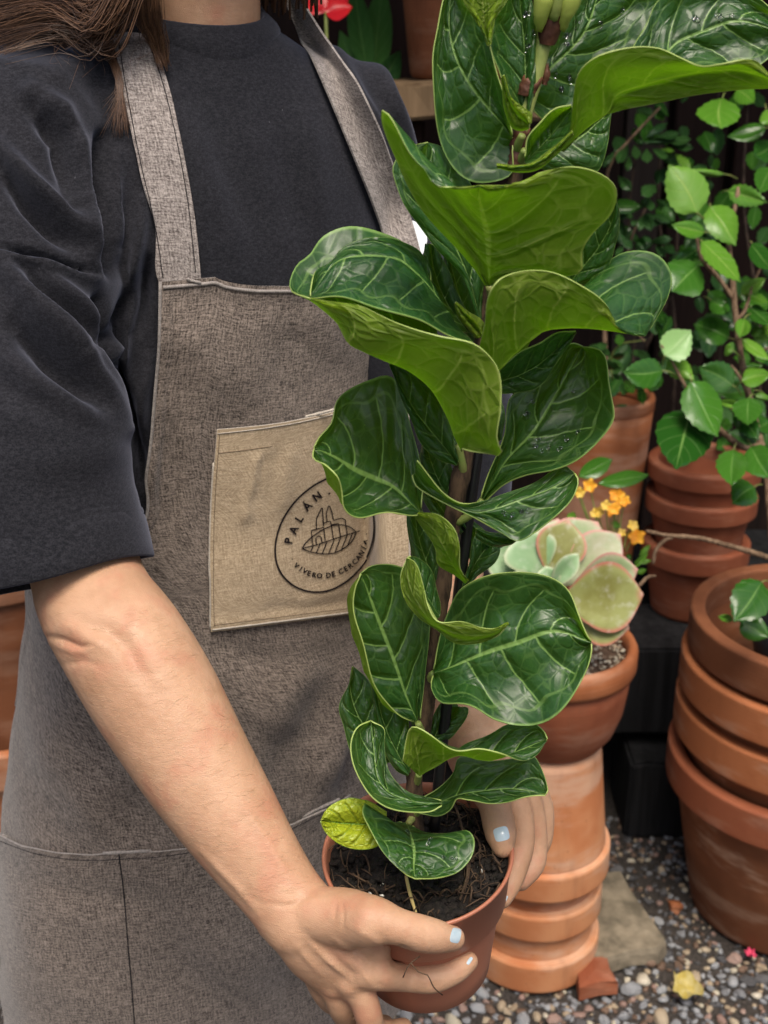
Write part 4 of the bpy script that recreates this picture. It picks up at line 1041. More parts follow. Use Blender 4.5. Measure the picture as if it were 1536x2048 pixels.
papery([(1050, 194, .003), (1055, 180, .003), (1061, 166, .003)], [.0050, .0056, .0054], .006)
papery([(1088, 168, .004), (1093, 150, .003), (1094, 132, .003)], [.0016, .0020, .0008], .002)
papery([(1035, 296, .004), (1039, 278, .004), (1043, 262, .004)], [.0050, .0054, .0052], .003)
papery([(1028, 335, .005), (1034, 315, .005), (1038, 300, .005)], [.0050, .0055, .0050], .003)
# bud: torn brown sheath around pale new leaves
papery([(1093, 88, .002), (1099, 62, .001), (1108, 34, .000), (1116, 12, .000)], [.0050, .0064, .0068, .0060], .014, name='bud_sheath')
scale_bract([(1078, 62, -.002), (1082, 30, -.006), (1090, -8, -.008), (1098, -60, -.006)], [.0020, .0044, .0054, .003], 'bud_leaf', 'young_top')
scale_bract([(1124, 60, -.002), (1134, 26, -.006), (1144, -10, -.007), (1152, -60, -.006)], [.0018, .0042, .0056, .003], 'bud_leaf', 'young_top')
scale_bract([(1106, 40, -.004), (1112, 10, -.006), (1118, -30, -.006), (1122, -80, -.004)], [.003, .0046, .0050, .002], 'bud_leaf', 'green_stem')

def fig_leaf(frame, Mp, L, Rr, dM, dL, dR, under=None, bl=0.004, br=0.004, Lm=None, Rm=None, mats=None, wave=0.0024, quilt=0.0021, crease=0.15, seed=[0]):
    """dM,dL,dR: extra distance (cm) along each line, as lists spread evenly base to tip.
       under: None = upper face towards the viewer; 'L'/'R'/'all' = which half shows its underside"""
    seed[0] += 1
    def put(pts, dd):
        q = Z(frame, pts); dd = np.atleast_1d(dd); t = np.linspace(0, 1, len(q))
        e = np.interp(t, np.linspace(0, 1, len(dd)), dd) / 100.0
        return [(p[0], p[1], e[i]) for i, p in enumerate(q)]
    G, N, q, wv = leaf_grid(put(Mp, dM), put(L, dL), put(Rr, dR), 44, 27, bl, br, None if Lm is None else put(*Lm), None if Rm is None else put(*Rm), wave, quilt, seed[0], dstem, crease)
    n, m = G.shape[:2]
    j = {None: m // 2, 'all': m // 2, 'R': int(m * .80), 'L': int(m * .20)}[under]
    s = 0
    for i in (n // 3, n // 2, int(n * .62)):
        s += np.dot(N[i, j], nrm(CAMP - G[i, j]))
    top_to_cam = s > 0
    flip = (not top_to_cam) if under is None else top_to_cam
    mt = mats or ('leaf_top', 'leaf_under')
    o = blade('leaf', G, (wv + q), fig, [M[mt[0]], M[mt[1]], M['leaf_rim']], flip)
    return o

# --- lowest leaves (frame Z8)
fig_leaf(Z8, [(600, 650), (500, 655), (400, 650), (312, 638)], [(600, 600), (540, 560), (500, 548), (430, 540), (350, 575), (312, 635)], [(600, 710), (560, 752), (500, 765), (440, 762), (380, 735), (330, 690), (312, 642)], [-2, -3], [-2, -3], [-3, -4], mats=('yellow_top', 'yellow_top'), bl=.003, br=.003)
fig_leaf(Z8, [(690, 655), (705, 700), (720, 770), (718, 840), (724, 892)], [(660, 645), (610, 640), (540, 590), (505, 563), (490, 615), (520, 680), (570, 750), (640, 830), (690, 877), (724, 892)],
         [(715, 665), (790, 698), (880, 705), (955, 684), (983, 725), (965, 800), (905, 868), (810, 898), (724, 893)], [-1, -4, -6.5], [-1, -2.5, -5, -6.5], [-1, -3, -5.5, -6.5], bl=-.002, br=-.002)
fig_leaf(Z8, [(842, 562), (760, 562), (690, 548), (610, 515), (560, 450), (545, 340), (530, 205)], [(840, 572), (790, 600), (700, 598), (600, 572), (520, 515), (460, 420), (443, 320), (470, 238), (530, 203)],
         [(838, 552), (770, 535), (690, 510), (630, 455), (600, 390), (587, 300), (586, 235), (530, 203)], [-4.5, -4.5, -3.5, -1.5], [-5, -6, -4.5, -2], [-4, -3, -2, -1.5], bl=-.006, br=-.004)
fig_leaf(Z8, [(700, 430), (640, 330), (590, 220), (560, 100), (545, -50)], [(690, 445), (640, 420), (600, 350), (570, 240), (540, 100), (530, -30), (545, -70)], [(705, 420), (705, 300), (690, 150), (650, 20), (600, -50), (545, -75)], [0, 1.5], [0, 1.5], [0.5, 2])
fig_leaf(Z8, [(620, 380), (540, 280), (470, 170), (440, 60), (450, -30)], [(560, 400), (480, 380), (435, 320), (408, 225), (393, 140), (430, 50), (450, -35)], [(650, 370), (620, 250), (570, 120), (520, 20), (450, -40)], [1, 3.5], [1, 3], [2, 3.5])
fig_leaf(FULL, [(836, 1446), (812, 1390), (788, 1320), (755, 1235), (735, 1180), (722, 1148)], [(834, 1446), (795, 1430), (765, 1390), (740, 1335), (722, 1285), (712, 1230), (712, 1180), (722, 1148)],
         [(840, 1436), (848, 1360), (858, 1280), (858, 1210), (835, 1155), (790, 1130), (745, 1130), (722, 1147)], [0, -1, -2], [0, -3, -3], [0, 0, -1.5], bl=.0, Lm=([(830, 1440), (775, 1415), (735, 1350), (706, 1270), (696, 1215), (702, 1175), (722, 1150)], [0, -1.5, -2]), br=-.004)
# round leaf on the right
fig_leaf(FULL, [(868, 1346), (905, 1333), (970, 1306), (1038, 1284), (1110, 1262), (1182, 1285)], [(868, 1338), (880, 1290), (898, 1228), (918, 1180), (960, 1151), (1012, 1143), (1080, 1155), (1130, 1180), (1160, 1230), (1182, 1283)],
         [(867, 1352), (866, 1382), (885, 1407), (935, 1415), (990, 1440), (1060, 1448), (1112, 1430), (1150, 1390), (1175, 1340), (1182, 1288)], [-1, -3, -4], [-1, -2, -3.4, -4], [-1, -4.5, -5.5, -4], bl=-.009, br=-.008, quilt=.002, wave=.003)
# curled pale leaf crossing it
fig_leaf(Z5, [(1003, 1420), (930, 1462), (840, 1470), (740, 1452), (660, 1400), (600, 1320), (565, 1230), (560, 1135)], [(1002, 1416), (950, 1440), (880, 1436), (800, 1412), (700, 1410), (655, 1345), (628, 1250), (600, 1160), (562, 1130)],
         [(1003, 1424), (955, 1475), (865, 1507), (770, 1504), (700, 1450), (610, 1395), (548, 1315), (528, 1210), (556, 1132)], [-6, -6.5, -6, -4.5], [-6, -7, -6.5, -5], [-6, -5.5, -5, -4], under='all', bl=.002, br=-.003)
fig_leaf(Z5, [(700, 1390), (640, 1290), (600, 1200), (575, 1130)], [(690, 1400), (625, 1300), (575, 1210), (560, 1140), (575, 1126)], [(705, 1370), (690, 1260), (650, 1170), (610, 1130), (578, 1125)], [-3, -3], [-4.5, -4.5], [-1.5, -2], bl=-.004)
# left middle leaf, margin rolled forward
fig_leaf(Z5, [(612, 930), (570, 890), (500, 822), (420, 785), (335, 748), (240, 690), (152, 650)], [(618, 910), (616, 770), (592, 610), (550, 450), (492, 338), (400, 350), (300, 395), (240, 452), (216, 540), (172, 600), (150, 650)],
         [(612, 938), (540, 943), (440, 945), (350, 938), (295, 905), (262, 840), (235, 770), (200, 715), (156, 690), (152, 655)], [-2, -1.5, -3], [-1, 1.5, 0.5, -2.5], [-3, -5, -6, -4], bl=-.010, Rm=([(612, 940), (520, 935), (400, 915), (300, 900), (235, 850), (200, 780), (180, 720), (152, 660)], [-2, -3, -4, -3]))
fig_leaf(Z5, [(822, 1238), (770, 1170), (725, 1090), (670, 1000), (600, 938)], [(815, 1242), (750, 1195), (700, 1155), (690, 1100), (645, 1030), (592, 942)], [(826, 1232), (792, 1180), (788, 1080), (758, 995), (700, 945), (610, 934)], [-3.5, -4.5, -2.5], [-3, -3, -2], [-4, -6, -3], under='all', bl=.0, br=.004)
fig_leaf(Z5, [(700, 1310), (650, 1170), (605, 1030), (590, 900)], [(690, 1335), (620, 1240), (574, 1100), (556, 970), (570, 890)], [(708, 1300), (705, 1150), (670, 1030), (620, 910)], [1, 2.5], [1, 2], [1, 2.5])
fig_leaf(Z5, [(800, 1310), (850, 1170), (930, 1055)], [(792, 1290), (828, 1150), (860, 1030), (930, 1045)], [(806, 1318), (865, 1215), (945, 1150), (968, 1090), (935, 1050)], [1, 2.5], [1, 2], [1, 2.5])
fig_leaf(Z5, [(860, 1010), (930, 1050), (1000, 1065), (1040, 1050)], [(858, 1000), (930, 1020), (1000, 1030), (1040, 1045)], [(860, 1045), (900, 1070), (960, 1085), (1010, 1075), (1040, 1055)], [0, -1], [0, -1], [0, -1])
# right: broad leaf and the folded one below it
fig_leaf(Z5, [(888, 880), (940, 790), (1000, 695), (1110, 578), (1197, 440), (1280, 290), (1325, 208)], [(884, 866), (935, 730), (980, 590), (1006, 440), (1085, 385), (1180, 315), (1255, 205), (1290, 188), (1328, 206)],
         [(892, 886), (980, 815), (1080, 775), (1200, 745), (1300, 695), (1390, 622), (1455, 550), (1471, 490), (1448, 370), (1416, 238), (1328, 208)], [0, -1, 1], [0, 0, .5, 1], [0, -3, -2.5, 0], bl=-.006, br=-.006, quilt=.002)
fig_leaf(Z5, [(592, 760), (650, 830), (740, 890), (850, 930), (930, 920), (1080, 868), (1200, 822), (1290, 765)], [(600, 706), (650, 770), (720, 845), (800, 890), (890, 882), (1000, 842), (1120, 800), (1200, 748), (1245, 725), (1290, 758)],
         [(582, 770), (600, 820), (680, 870), (780, 915), (880, 960), (975, 1020), (1035, 1058), (1100, 1036), (1200, 960), (1275, 880), (1305, 800), (1292, 762)], [-3, -4, -2.5], [-5, -4, -1.5, -2], [-3, -4, -4.5, -3], bl=-.003, br=-.004)
fig_leaf(Z5, [(960, 360), (1060, 325), (1140, 280), (1225, 205), (1298, 142)], [(958, 300), (1040, 245), (1130, 190), (1220, 150), (1298, 138)], [(968, 412), (1040, 410), (1120, 385), (1190, 320), (1250, 220), (1299, 146)], [-2, -2.5], [-4, -3.5], [-2, -2], bl=-.002)
fig_leaf(Z5, [(780, 720), (700, 620), (610, 510), (540, 400), (482, 280)], [(775, 728), (690, 695), (610, 620), (568, 505), (515, 385), (480, 285)], [(785, 690), (760, 560), (690, 430), (600, 330), (490, 272)], [0, -.5], [0, -.5], [0, 0])
fig_leaf(Z5, [(770, 900), (700, 800), (660, 700), (640, 620)], [(740, 920), (660, 840), (610, 740), (620, 640)], [(790, 890), (770, 780), (720, 680), (650, 620)], [1, 2], [1, 2], [1, 2])
# big cupped leaf: near half shows its underside
fig_leaf(Z5, [(795, 650), (765, 590), (735, 510), (665, 390), (570, 312), (470, 268), (370, 225), (300, 185), (262, 110), (190, 40), (135, -4)],
         [(700, 200), (675, 110), (650, -60), (620, -200), (550, -262), (440, -296), (300, -312), (190, -276), (130, -206), (75, -165), (45, -90), (60, -40), (135, -8)],
         [(800, 655), (880, 672), (955, 682), (985, 662), (965, 600), (976, 480), (962, 340), (920, 265), (840, 198), (700, 152), (520, 100), (350, 25), (220, 2), (135, -6)],
         [-3, -6, -7, -6], [1, 2, 1, -1, -5], [-7, -10, -10, -6.5], under='R', bl=-.010, br=.006, quilt=.0012)
fig_leaf(Z2, [(690, 1440), (600, 1300), (500, 1190), (400, 1130), (180, 1140), (50, 1290)], [(590, 1445), (570, 1290), (540, 1120), (440, 1062), (300, 1046), (190, 1082), (128, 1152), (72, 1190), (47, 1270), (48, 1300)], [(760, 1500), (640, 1460), (480, 1400), (340, 1340), (200, 1310), (80, 1310), (48, 1306)], [0, -1, -3.5], [1, 1, -1, -4], [-4, -5, -5, -4.5], bl=-.008, br=-.004)
# upper great leaf seen from below
fig_leaf(Z2, [(832, 1255), (828, 1150), (822, 1030), (805, 950), (790, 880), (785, 816)], [(815, 1252), (700, 1110), (590, 960), (500, 830), (425, 715), (368, 615), (342, 510), (365, 503), (410, 545), (480, 640), (545, 720), (585, 795), (680, 818), (785, 817)],
         [(850, 1252), (1000, 1215), (1140, 1202), (1235, 1193), (1245, 1110), (1290, 1040), (1365, 950), (1388, 860), (1365, 790), (1290, 738), (1200, 722), (1080, 752), (950, 796), (785, 817)],
         [-2.5, -4.5, -6, -7.5], [-2.5, -4, -6, -8, -8], [-2.5, -4, -5.5, -7.5, -8], under='all', bl=.004, br=.008, quilt=.0014, wave=.003)
# right cupped leaf
fig_leaf(FULL, [(985, 752), (1030, 706), (1082, 664), (1130, 655), (1185, 656), (1240, 663), (1290, 671)], [(1040, 720), (1080, 660), (1130, 610), (1172, 570), (1203, 530), (1252, 507), (1310, 513), (1342, 550), (1337, 598), (1312, 645), (1291, 671)],
         [(958, 700), (962, 680), (970, 640), (973, 602), (985, 568), (1010, 552), (1056, 545), (1108, 547), (1160, 568), (1200, 600), (1226, 642), (1256, 664), (1290, 672)], [-4, -5.5, -5], [0, 0, 0, -3], [-6, -9, -8, -5], under='R', bl=-.006, br=.008)
# behind: left, centre, right
fig_leaf(Z2, [(790, 1400), (740, 1220), (660, 1040), (580, 880), (550, 740), (560, 630)], [(770, 1380), (700, 1185), (600, 1092), (520, 990), (460, 900), (416, 800), (408, 725), (470, 650), (560, 626)], [(800, 1390), (810, 1200), (790, 1000), (750, 820), (700, 725), (630, 645), (562, 626)], [0, 0, 0], [0, -1.5, -1], [1, 1.5, 1], bl=.004)
fig_leaf(Z2, [(740, 1460), (640, 1320), (590, 1190), (570, 1070)], [(605, 1445), (572, 1330), (545, 1200), (548, 1070)], [(780, 1490), (720, 1340), (660, 1210), (600, 1080)], [1.5, 2.5], [1.5, 2], [1.5, 2.5])
fig_leaf(Z2, [(800, 1480), (760, 1430), (700, 1360), (680, 1330)], [(775, 1482), (725, 1425), (690, 1370), (680, 1332)], [(805, 1470), (800, 1415), (740, 1370), (684, 1328)], [-1, -1], [-1, -1], [-1, -1], under='all')
fig_leaf(Z2, [(790, 1500), (720, 1350), (680, 1230), (650, 1100)], [(740, 1500), (660, 1380), (640, 1260), (630, 1130)], [(815, 1480), (800, 1300), (760, 1180), (680, 1090)], [2, 3], [2, 3], [2, 3])
fig_leaf(Z2, [(1150, 1275), (1230, 1185), (1310, 1085), (1370, 970), (1385, 862)], [(1140, 1240), (1190, 1100), (1270, 960), (1382, 858)], [(1190, 1270), (1290, 1228), (1360, 1160), (1392, 1050), (1400, 940), (1386, 860)], [0, -1.5], [0, -1], [0, -1.5])
# upper tier
fig_leaf(Z2, [(930, 605), (885, 540), (770, 402), (690, 265), (655, 110), (668, -60)], [(932, 640), (928, 765), (810, 802), (715, 775), (642, 682), (602, 560), (580, 400), (582, 250), (612, 120), (640, -20), (668, -70)],
         [(930, 592), (905, 500), (885, 380), (842, 220), (782, 80), (715, -40), (668, -80)], [0, 0, 1], [0, 0, 0, 1], [-1, -1, 0], bl=-.005, br=-.005)
fig_leaf(Z2, [(832, 205), (805, 90), (800, -80)], [(824, 195), (772, 82), (702, -30), (710, -100), (790, -110)], [(836, 190), (850, 82), (910, 5), (910, -80), (805, -110)], [-2.5, -3], [-3, -3.5], [-3, -2], under='all')
fig_leaf(Z2, [(985, 570), (992, 400), (985, 200), (970, 50), (960, -60)], [(940, 500), (895, 370), (840, 235), (832, 130), (880, 45), (920, -40), (955, -70)], [(1012, 480), (1035, 350), (1045, 200), (1025, 60), (1000, -60), (965, -70)], [0, .5], [-1, -1, 0], [0, .5], bl=-.006)
fig_leaf(Z2, [(890, 335), (915, 430), (950, 500), (1005, 545)], [(893, 330), (925, 425), (975, 472), (1015, 500), (1012, 540)], [(886, 345), (898, 450), (925, 550), (965, 572), (1003, 560)], [-2.5, -2.5], [-3, -3], [-2, -2], under='all')
fig_leaf(Z3, [(-115, 575), (0, 402), (95, 312), (190, 202), (240, 95), (290, -70)], [(-120, 520), (-70, 340), (10, 235), (100, 115), (150, 0), (220, -70), (290, -90)], [(-90, 650), (30, 740), (210, 720), (390, 500), (485, 290), (565, 150), (640, 20), (600, -60), (420, -100), (290, -90)], [1, 2.5, 3], [1, 2, 3], [1, 3, 4, 3], bl=-.004, br=-.008)
fig_leaf(Z3, [(-100, 900), (60, 860), (180, 800), (310, 690), (362, 640)], [(-100, 800), (0, 700), (130, 620), (260, 600), (362, 630)], [(-100, 980), (60, 1010), (200, 1020), (290, 995), (330, 850), (355, 730), (366, 645)], [1, 2], [1.5, 2.5], [1, 1.5])
fig_leaf(Z3, [(480, 520), (600, 390), (690, 300), (755, 242), (900, 182), (1110, 122), (1360, 190)], [(460, 420), (490, 270), (570, 150), (640, 0), (800, -110), (1050, -110), (1270, 40), (1380, 180)], [(520, 540), (700, 480), (850, 430), (1000, 420), (1180, 400), (1330, 300), (1385, 195)], [1, 2.5, 2], [2, 3, 2], [1, 1, 2], bl=-.006, br=-.008)
fig_leaf(Z3, [(70, 880), (200, 755), (335, 655), (390, 552), (560, 490), (840, 422), (1060, 403), (1180, 420), (1360, 480)], [(80, 890), (240, 722), (370, 656), (520, 613), (700, 578), (900, 551), (1100, 531), (1290, 512), (1370, 488)],
         [(110, 810), (130, 700), (135, 570), (165, 420), (270, 322), (450, 282), (620, 288), (760, 350), (880, 390), (1000, 368), (1120, 350), (1200, 368), (1280, 445), (1370, 478)], [-2, -4, -5], [-2, -3.5, -4.5], [-3, -6.5, -6, -5], under='all', bl=.0, br=.006, wave=.003)
fig_leaf(Z2, [(985, 712), (1060, 640), (1130, 560), (1196, 475)], [(988, 690), (1005, 605), (1060, 530), (1130, 477), (1190, 463)], [(995, 718), (1070, 690), (1150, 622), (1200, 540), (1198, 472)], [-1.5, -2.5], [-2.5, -3], [-3, -3.5], bl=-.007, br=-.004, quilt=.0022)
fig_leaf(Z2, [(865, 728), (940, 738), (1030, 725), (1110, 670), (1195, 585)], [(862, 722), (940, 728), (1030, 712), (1100, 660), (1195, 575)], [(868, 734), (950, 752), (1045, 738), (1120, 682), (1198, 592)], [-4, -4], [-4, -4], [-3.5, -3.5], under='all')
fig_leaf(Z8, [(790, 300), (845, 215), (910, 145)], [(780, 280), (810, 170), (860, 100), (915, 135)], [(800, 300), (875, 280), (935, 215), (958, 150), (918, 138)], [1, 2.5], [1, 2.5], [1, 2])
fig_leaf(Z8, [(742, 440), (800, 405), (910, 352), (1000, 368), (1060, 372), (1130, 352), (1200, 325), (1260, 300), (1302, 285)], [(760, 425), (850, 372), (940, 318), (1030, 270), (1110, 222), (1180, 211), (1245, 210), (1290, 245), (1303, 280)],
         [(668, 376), (690, 272), (715, 233), (790, 262), (900, 316), (1000, 320), (1090, 350), (1190, 377), (1262, 350), (1303, 290)], [-3, -4, -4.5], [-1.5, -2, -3, -4.5], [-5.5, -6.5, -6.5, -5], under='R', bl=-.003, br=.004)
fig_leaf(Z8, [(745, 588), (830, 560), (905, 530), (1000, 512), (1150, 500), (1297, 524)], [(742, 548), (820, 500), (890, 432), (922, 360), (1050, 378), (1180, 362), (1246, 356), (1286, 430), (1304, 500), (1298, 522)],
         [(740, 605), (820, 618), (872, 590), (905, 540), (960, 550), (1040, 566), (1120, 556), (1200, 532), (1296, 527)], [-1.5, -3, -4], [-1, -1.5, -3.5], [-2, -4, -4.5], bl=-.006, br=-.003, quilt=.002)
# leaves half hidden behind the stem
fig_leaf(Z5, [(810, 1010), (720, 930), (660, 830), (640, 740)], [(790, 1030), (680, 960), (620, 850), (615, 750)], [(820, 990), (790, 880), (720, 780), (650, 735)], [1.5, 2.5], [1.5, 2.5], [1.5, 2.5])
fig_leaf(Z5, [(800, 960), (860, 1040), (890, 1120), (885, 1190)], [(795, 970), (815, 1060), (835, 1140), (880, 1195)], [(815, 950), (900, 1010), (945, 1090), (925, 1160), (888, 1192)], [2, 3], [2, 3], [2, 3])
fig_leaf(Z8, [(775, 270), (730, 130), (705, 10), (700, -60)], [(750, 285), (680, 150), (655, 20), (690, -60)], [(790, 255), (790, 110), (750, -10), (705, -62)], [2, 3], [2, 3], [2, 3])
fig_leaf(Z2, [(960, 800), (890, 900), (870, 1010), (880, 1100)], [(940, 790), (850, 880), (820, 1010), (860, 1110)], [(980, 810), (940, 920), (930, 1030), (885, 1105)], [2.5, 3.5], [2.5, 3.5], [2.5, 3.5])
fig_leaf(Z5, [(960, 620), (930, 520), (890, 420), (850, 300)], [(940, 640), (860, 540), (820, 420), (835, 300)], [(975, 610), (985, 500), (950, 390), (865, 295)], [2.5, 3], [2.5, 3], [2.5, 3])
# leaf stalks
for a in [[(868, 1346), (862, 1352), (862, 1362)], [(836, 1446), (842, 1460), (846, 1475)], [(1182 - 265, 890), (925, 930), (926, 945)], [(838, 1025), (860, 1050), (900, 1070)], [(965, 1000), (940, 1030), (912, 1045)], [(985, 752), (970, 780), (955, 800)], [(978, 572), (985, 600), (988, 620)], [(1045, 270), (1036, 290), (1036, 305)], [(816, 1648), (822, 1640), (828, 1630)], [(838, 1548), (836, 1556), (832, 1566)], [(842, 1618), (836, 1622), (830, 1630)], [(1050, 300), (1044, 315), (1038, 325)]]:
    P = np.array([fp(x, y, -.004 + .004 * k) for k, (x, y) in enumerate(a)]); V, Fc = tube(P, [.0022, .0026, .0030], 8, 8); mesh_obj('leaf_stalk', V, Fc, M['petiole'], fig)

# rain drops lying on the blades
lv = [o for o in fig.children if o.name.split('.')[0] == 'leaf']
_v, _f, _o = [], [], 0
for o in lv:
    v = np.empty(len(o.data.vertices) * 3); o.data.vertices.foreach_get('co', v); v = v.reshape(-1, 3) + origin(o)
    _v.append(v); _f += [tuple(i + _o for i in p.vertices) for p in o.data.polygons]; _o += len(v)
lb = BVHTree.FromPolygons(np.vstack(_v).tolist(), _f); parts = []
dro = Z(Z5, [(1290, 400), (1105, 440), (1090, 500), (1085, 515), (1250, 600), (1300, 590), (1150, 660), (1180, 650), (1230, 655), (1120, 640), (1020, 940), (1060, 930), (980, 930), (1090, 925)]) + Z(Z8, [(785, 740), (850, 800), (885, 805), (700, 870), (780, 775), (690, 690)]) + Z(Z2, [(990, 60), (1000, 160), (1170, 150), (1172, 200), (1145, 390), (1010, 200), (1185, 155), (995, 220), (1180, 330), (1120, 330)]) + Z(Z3, [(62, 520), (95, 210), (180, 130), (95, 260), (1000, 110), (150, 170), (300, 130), (420, 60), (860, 120)])
for (a, b) in dro:
    for q in range(rng.choice([1, 1, 2, 3])):
        a2, b2 = a + rng.gauss(0, 7) * (q > 0), b + rng.gauss(0, 7) * (q > 0)
        h_ = lb.ray_cast(Vector(CAMP), Vector(W(a2, b2, 1.0) - CAMP).normalized())
        if h_[0] is None: continue
        p_ = np.array(h_[0]); n_ = np.array(h_[1]); n_ = n_ if np.dot(n_, CAMP - p_) > 0 else -n_
        e1 = nrm(np.cross(n_, (0.2, 0.3, 1))); e2 = np.cross(n_, e1); r_ = rng.uniform(.0007, .0019)
        v = ico(2)[0]; v = v[:, :1] * e1 * r_ * rng.uniform(.8, 1.3) + v[:, 1:2] * e2 * r_ + (v[:, 2:] * .5 + .35) * n_ * r_
        parts.append((v + p_, ico(2)[1]))
V, Fc = join(parts); g = mesh_obj('water_drops', V, Fc, M['water'], fig); g['kind'] = 'stuff'
# ================================================================== THE PERSON
YAW = R(34)
SV = np.array((math.cos(YAW), math.sin(YAW), 0)); FV = np.array((math.sin(YAW), -math.cos(YAW), 0))   # her left, her front
TZ = np.array([0.20, 0.45, 0.60, 0.72, 0.82, 0.92, 1.02, 1.12, 1.20, 1.28, 1.335, 1.365, 1.385, 1.403, 1.418])
TA = np.array([0.216, 0.216, 0.209, 0.195, 0.173, 0.155, 0.150, 0.158, 0.174, 0.188, 0.182, 0.162, 0.130, 0.098, 0.070])
TB = np.array([0.135, 0.135, 0.132, 0.130, 0.126, 0.118, 0.114, 0.120, 0.122, 0.112, 0.098, 0.086, 0.078, 0.070, 0.062])
TX0 = np.array([-.176, -.176, -.176, -.175, -.173, -.170, -.168, -.166, -.163, -.160, -.159, -.159, -.159, -.159, -.159])
TY0 = np.array([1.03] * 6 + [1.035, 1.04, 1.042, 1.045, 1.048, 1.05, 1.05, 1.05, 1.05])
def torso(z, th, off=0.0):
    z = np.asarray(z, float); th = np.asarray(th, float)
    a = np.interp(z, TZ, TA) + off; b = np.interp(z, TZ, TB) + off
    e = 2 / 2.35
    s = np.sign(np.sin(th)) * np.abs(np.sin(th)) ** e * a; f = np.sign(np.cos(th)) * np.abs(np.cos(th)) ** e * b
    c = np.stack([np.interp(z, TZ, TX0), np.interp(z, TZ, TY0), z], -1)
    return c + s[..., None] * SV + f[..., None] * FV
_zg, _tg = np.meshgrid(np.linspace(0.45, 1.41, 300), np.linspace(-1.95, 1.75, 260), indexing='ij')
_pg = proj(torso(_zg, _tg, 0.006))
def solve(px, py):
    d = (_pg[..., 0] - px) ** 2 + (_pg[..., 1] - py) ** 2 + (_pg[..., 2] - 1.0) * 60
    k = np.unravel_index(np.argmin(d), d.shape); return _zg[k], _tg[k]

person = thing('person', 'person in charcoal t-shirt and grey apron holding the fig in both hands', 'person', (-0.18, 1.03, 0.0))
# ------------------------------------------------------------------ t-shirt
zz = np.concatenate([np.linspace(0.62, 1.30, 18), np.linspace(1.315, 1.418, 12)])
tv = np.vstack([torso(np.full(48, z), np.linspace(0, 2 * np.pi, 48, endpoint=False)) for z in zz])
tf = [(i * 48 + j, i * 48 + (j + 1) % 48, (i + 1) * 48 + (j + 1) % 48, (i + 1) * 48 + j) for i in range(len(zz) - 1) for j in range(48)]
tf += [tuple(range(47, -1, -1)), tuple(range((len(zz) - 1) * 48, len(zz) * 48))]
JR = np.array((-.272, .955, 1.335)); HEM = W(112, 1142, 0.858)
JL = torso(1.335, 1.57, -0.045)
slr = [torso(1.335, -1.57, -0.06), JR, np.array((-.275, .890, 1.255)), np.array((-.262, .822, 1.155)), HEM]
sl = [tube(slr, [.070, .076, .078, .0735, .0685], 40, 26, wvec=[SV] * 5, flat=[1, 1, .98, .96, .94])]
EL = np.array((.045, 1.02, 1.08))
sll = [torso(1.335, 1.57, -0.075), JL, JL + (0.018, -.018, -.10), np.array((.050, 1.04, 1.12)), np.array((.054, .995, .985))]
sl.append(tube(sll, [.060, .066, .068, .062, .057], 40, 24))
sv, sn, sf = remesh([(tv, tf)] + sl, 0.0033, 9, 't_shirt')
# folds: (pixel line, height mm, half-width px, lean)
FO = [(A1, [(140, 410), (260, 500), (320, 640), (345, 820), (380, 1000), (415, 1190)], 7, 26), (A1, [(150, 470), (270, 600), (310, 760), (335, 900)], -8, 24),
      (A1, [(0, 640), (120, 790), (250, 920), (380, 1080)], 6, 20), (A1, [(0, 730), (110, 880), (230, 1000), (350, 1090)], -6, 18), (A1, [(0, 1086), (200, 1128), (410, 1202)], -5, 7), (A1, [(0, 1110), (200, 1152), (400, 1225)], 3, 12),
      (A1, [(0, 1150), (140, 1300), (260, 1440), (340, 1560)], 7, 26), (A1, [(190, 1210), (330, 1330), (430, 1440)], 5, 20), (A1, [(100, 1180), (250, 1350), (380, 1500)], -6, 20),
      (A4, [(100, 10), (260, 190), (420, 390), (540, 560)], 7, 24), (A4, [(230, 40), (380, 220), (490, 380), (560, 500)], 4, 16), (A4, [(0, 220), (150, 370), (320, 480), (480, 560)], 6, 32), (A4, [(60, 120), (250, 320), (400, 470)], -5, 22),
      (A4, [(0, 480), (200, 560), (420, 620)], 3, 40), (A4, [(100, 700), (350, 700), (580, 640)], 3, 45),
      (A1, [(455, 600), (440, 820), (445, 1050), (470, 1180)], -8, 16), (A1, [(520, 700), (480, 900), (500, 1100)], 4, 22), (A1, [(630, 880), (600, 1080), (560, 1250), (520, 1420)], 6, 17), (A1, [(560, 1240), (530, 1400), (500, 1536)], -6, 14), (A1, [(650, 1150), (640, 1300), (600, 1450)], -5, 14),
      (A4, [(600, 20), (540, 130), (530, 270), (580, 470)], 6, 18), (A4, [(430, 0), (490, 220), (560, 460), (615, 690), (632, 800)], -9, 12), (A4, [(650, 260), (625, 420), (620, 600)], 5, 14),
      (A1, [(770, 420), (860, 620), (930, 800), (1010, 990), (1040, 1180)], 2.4, 44), (A1, [(1310, 420), (1360, 700), (1420, 1040)], 2.6, 40), (A1, [(880, 480), (1000, 760), (1100, 1050)], -1.6, 50), (A1, [(1240, 560), (1290, 800), (1340, 1050)], -1.8, 46), (A1, [(200, 290), (430, 330)], 3, 30),
      (FULL, [(690, 70), (760, 170), (810, 280), (840, 330)], 5, 16), (FULL, [(660, 90), (720, 200), (770, 270)], 3, 16), (FULL, [(740, 70), (800, 170), (836, 290)], -4, 14), (FULL, [(820, 200), (848, 290)], 4, 12)]
pj = proj(sv); P2 = pj[:, :2]; front = np.sum(sn * nrm(CAMP - sv), 1) > -0.15
disp = np.zeros(len(sv))
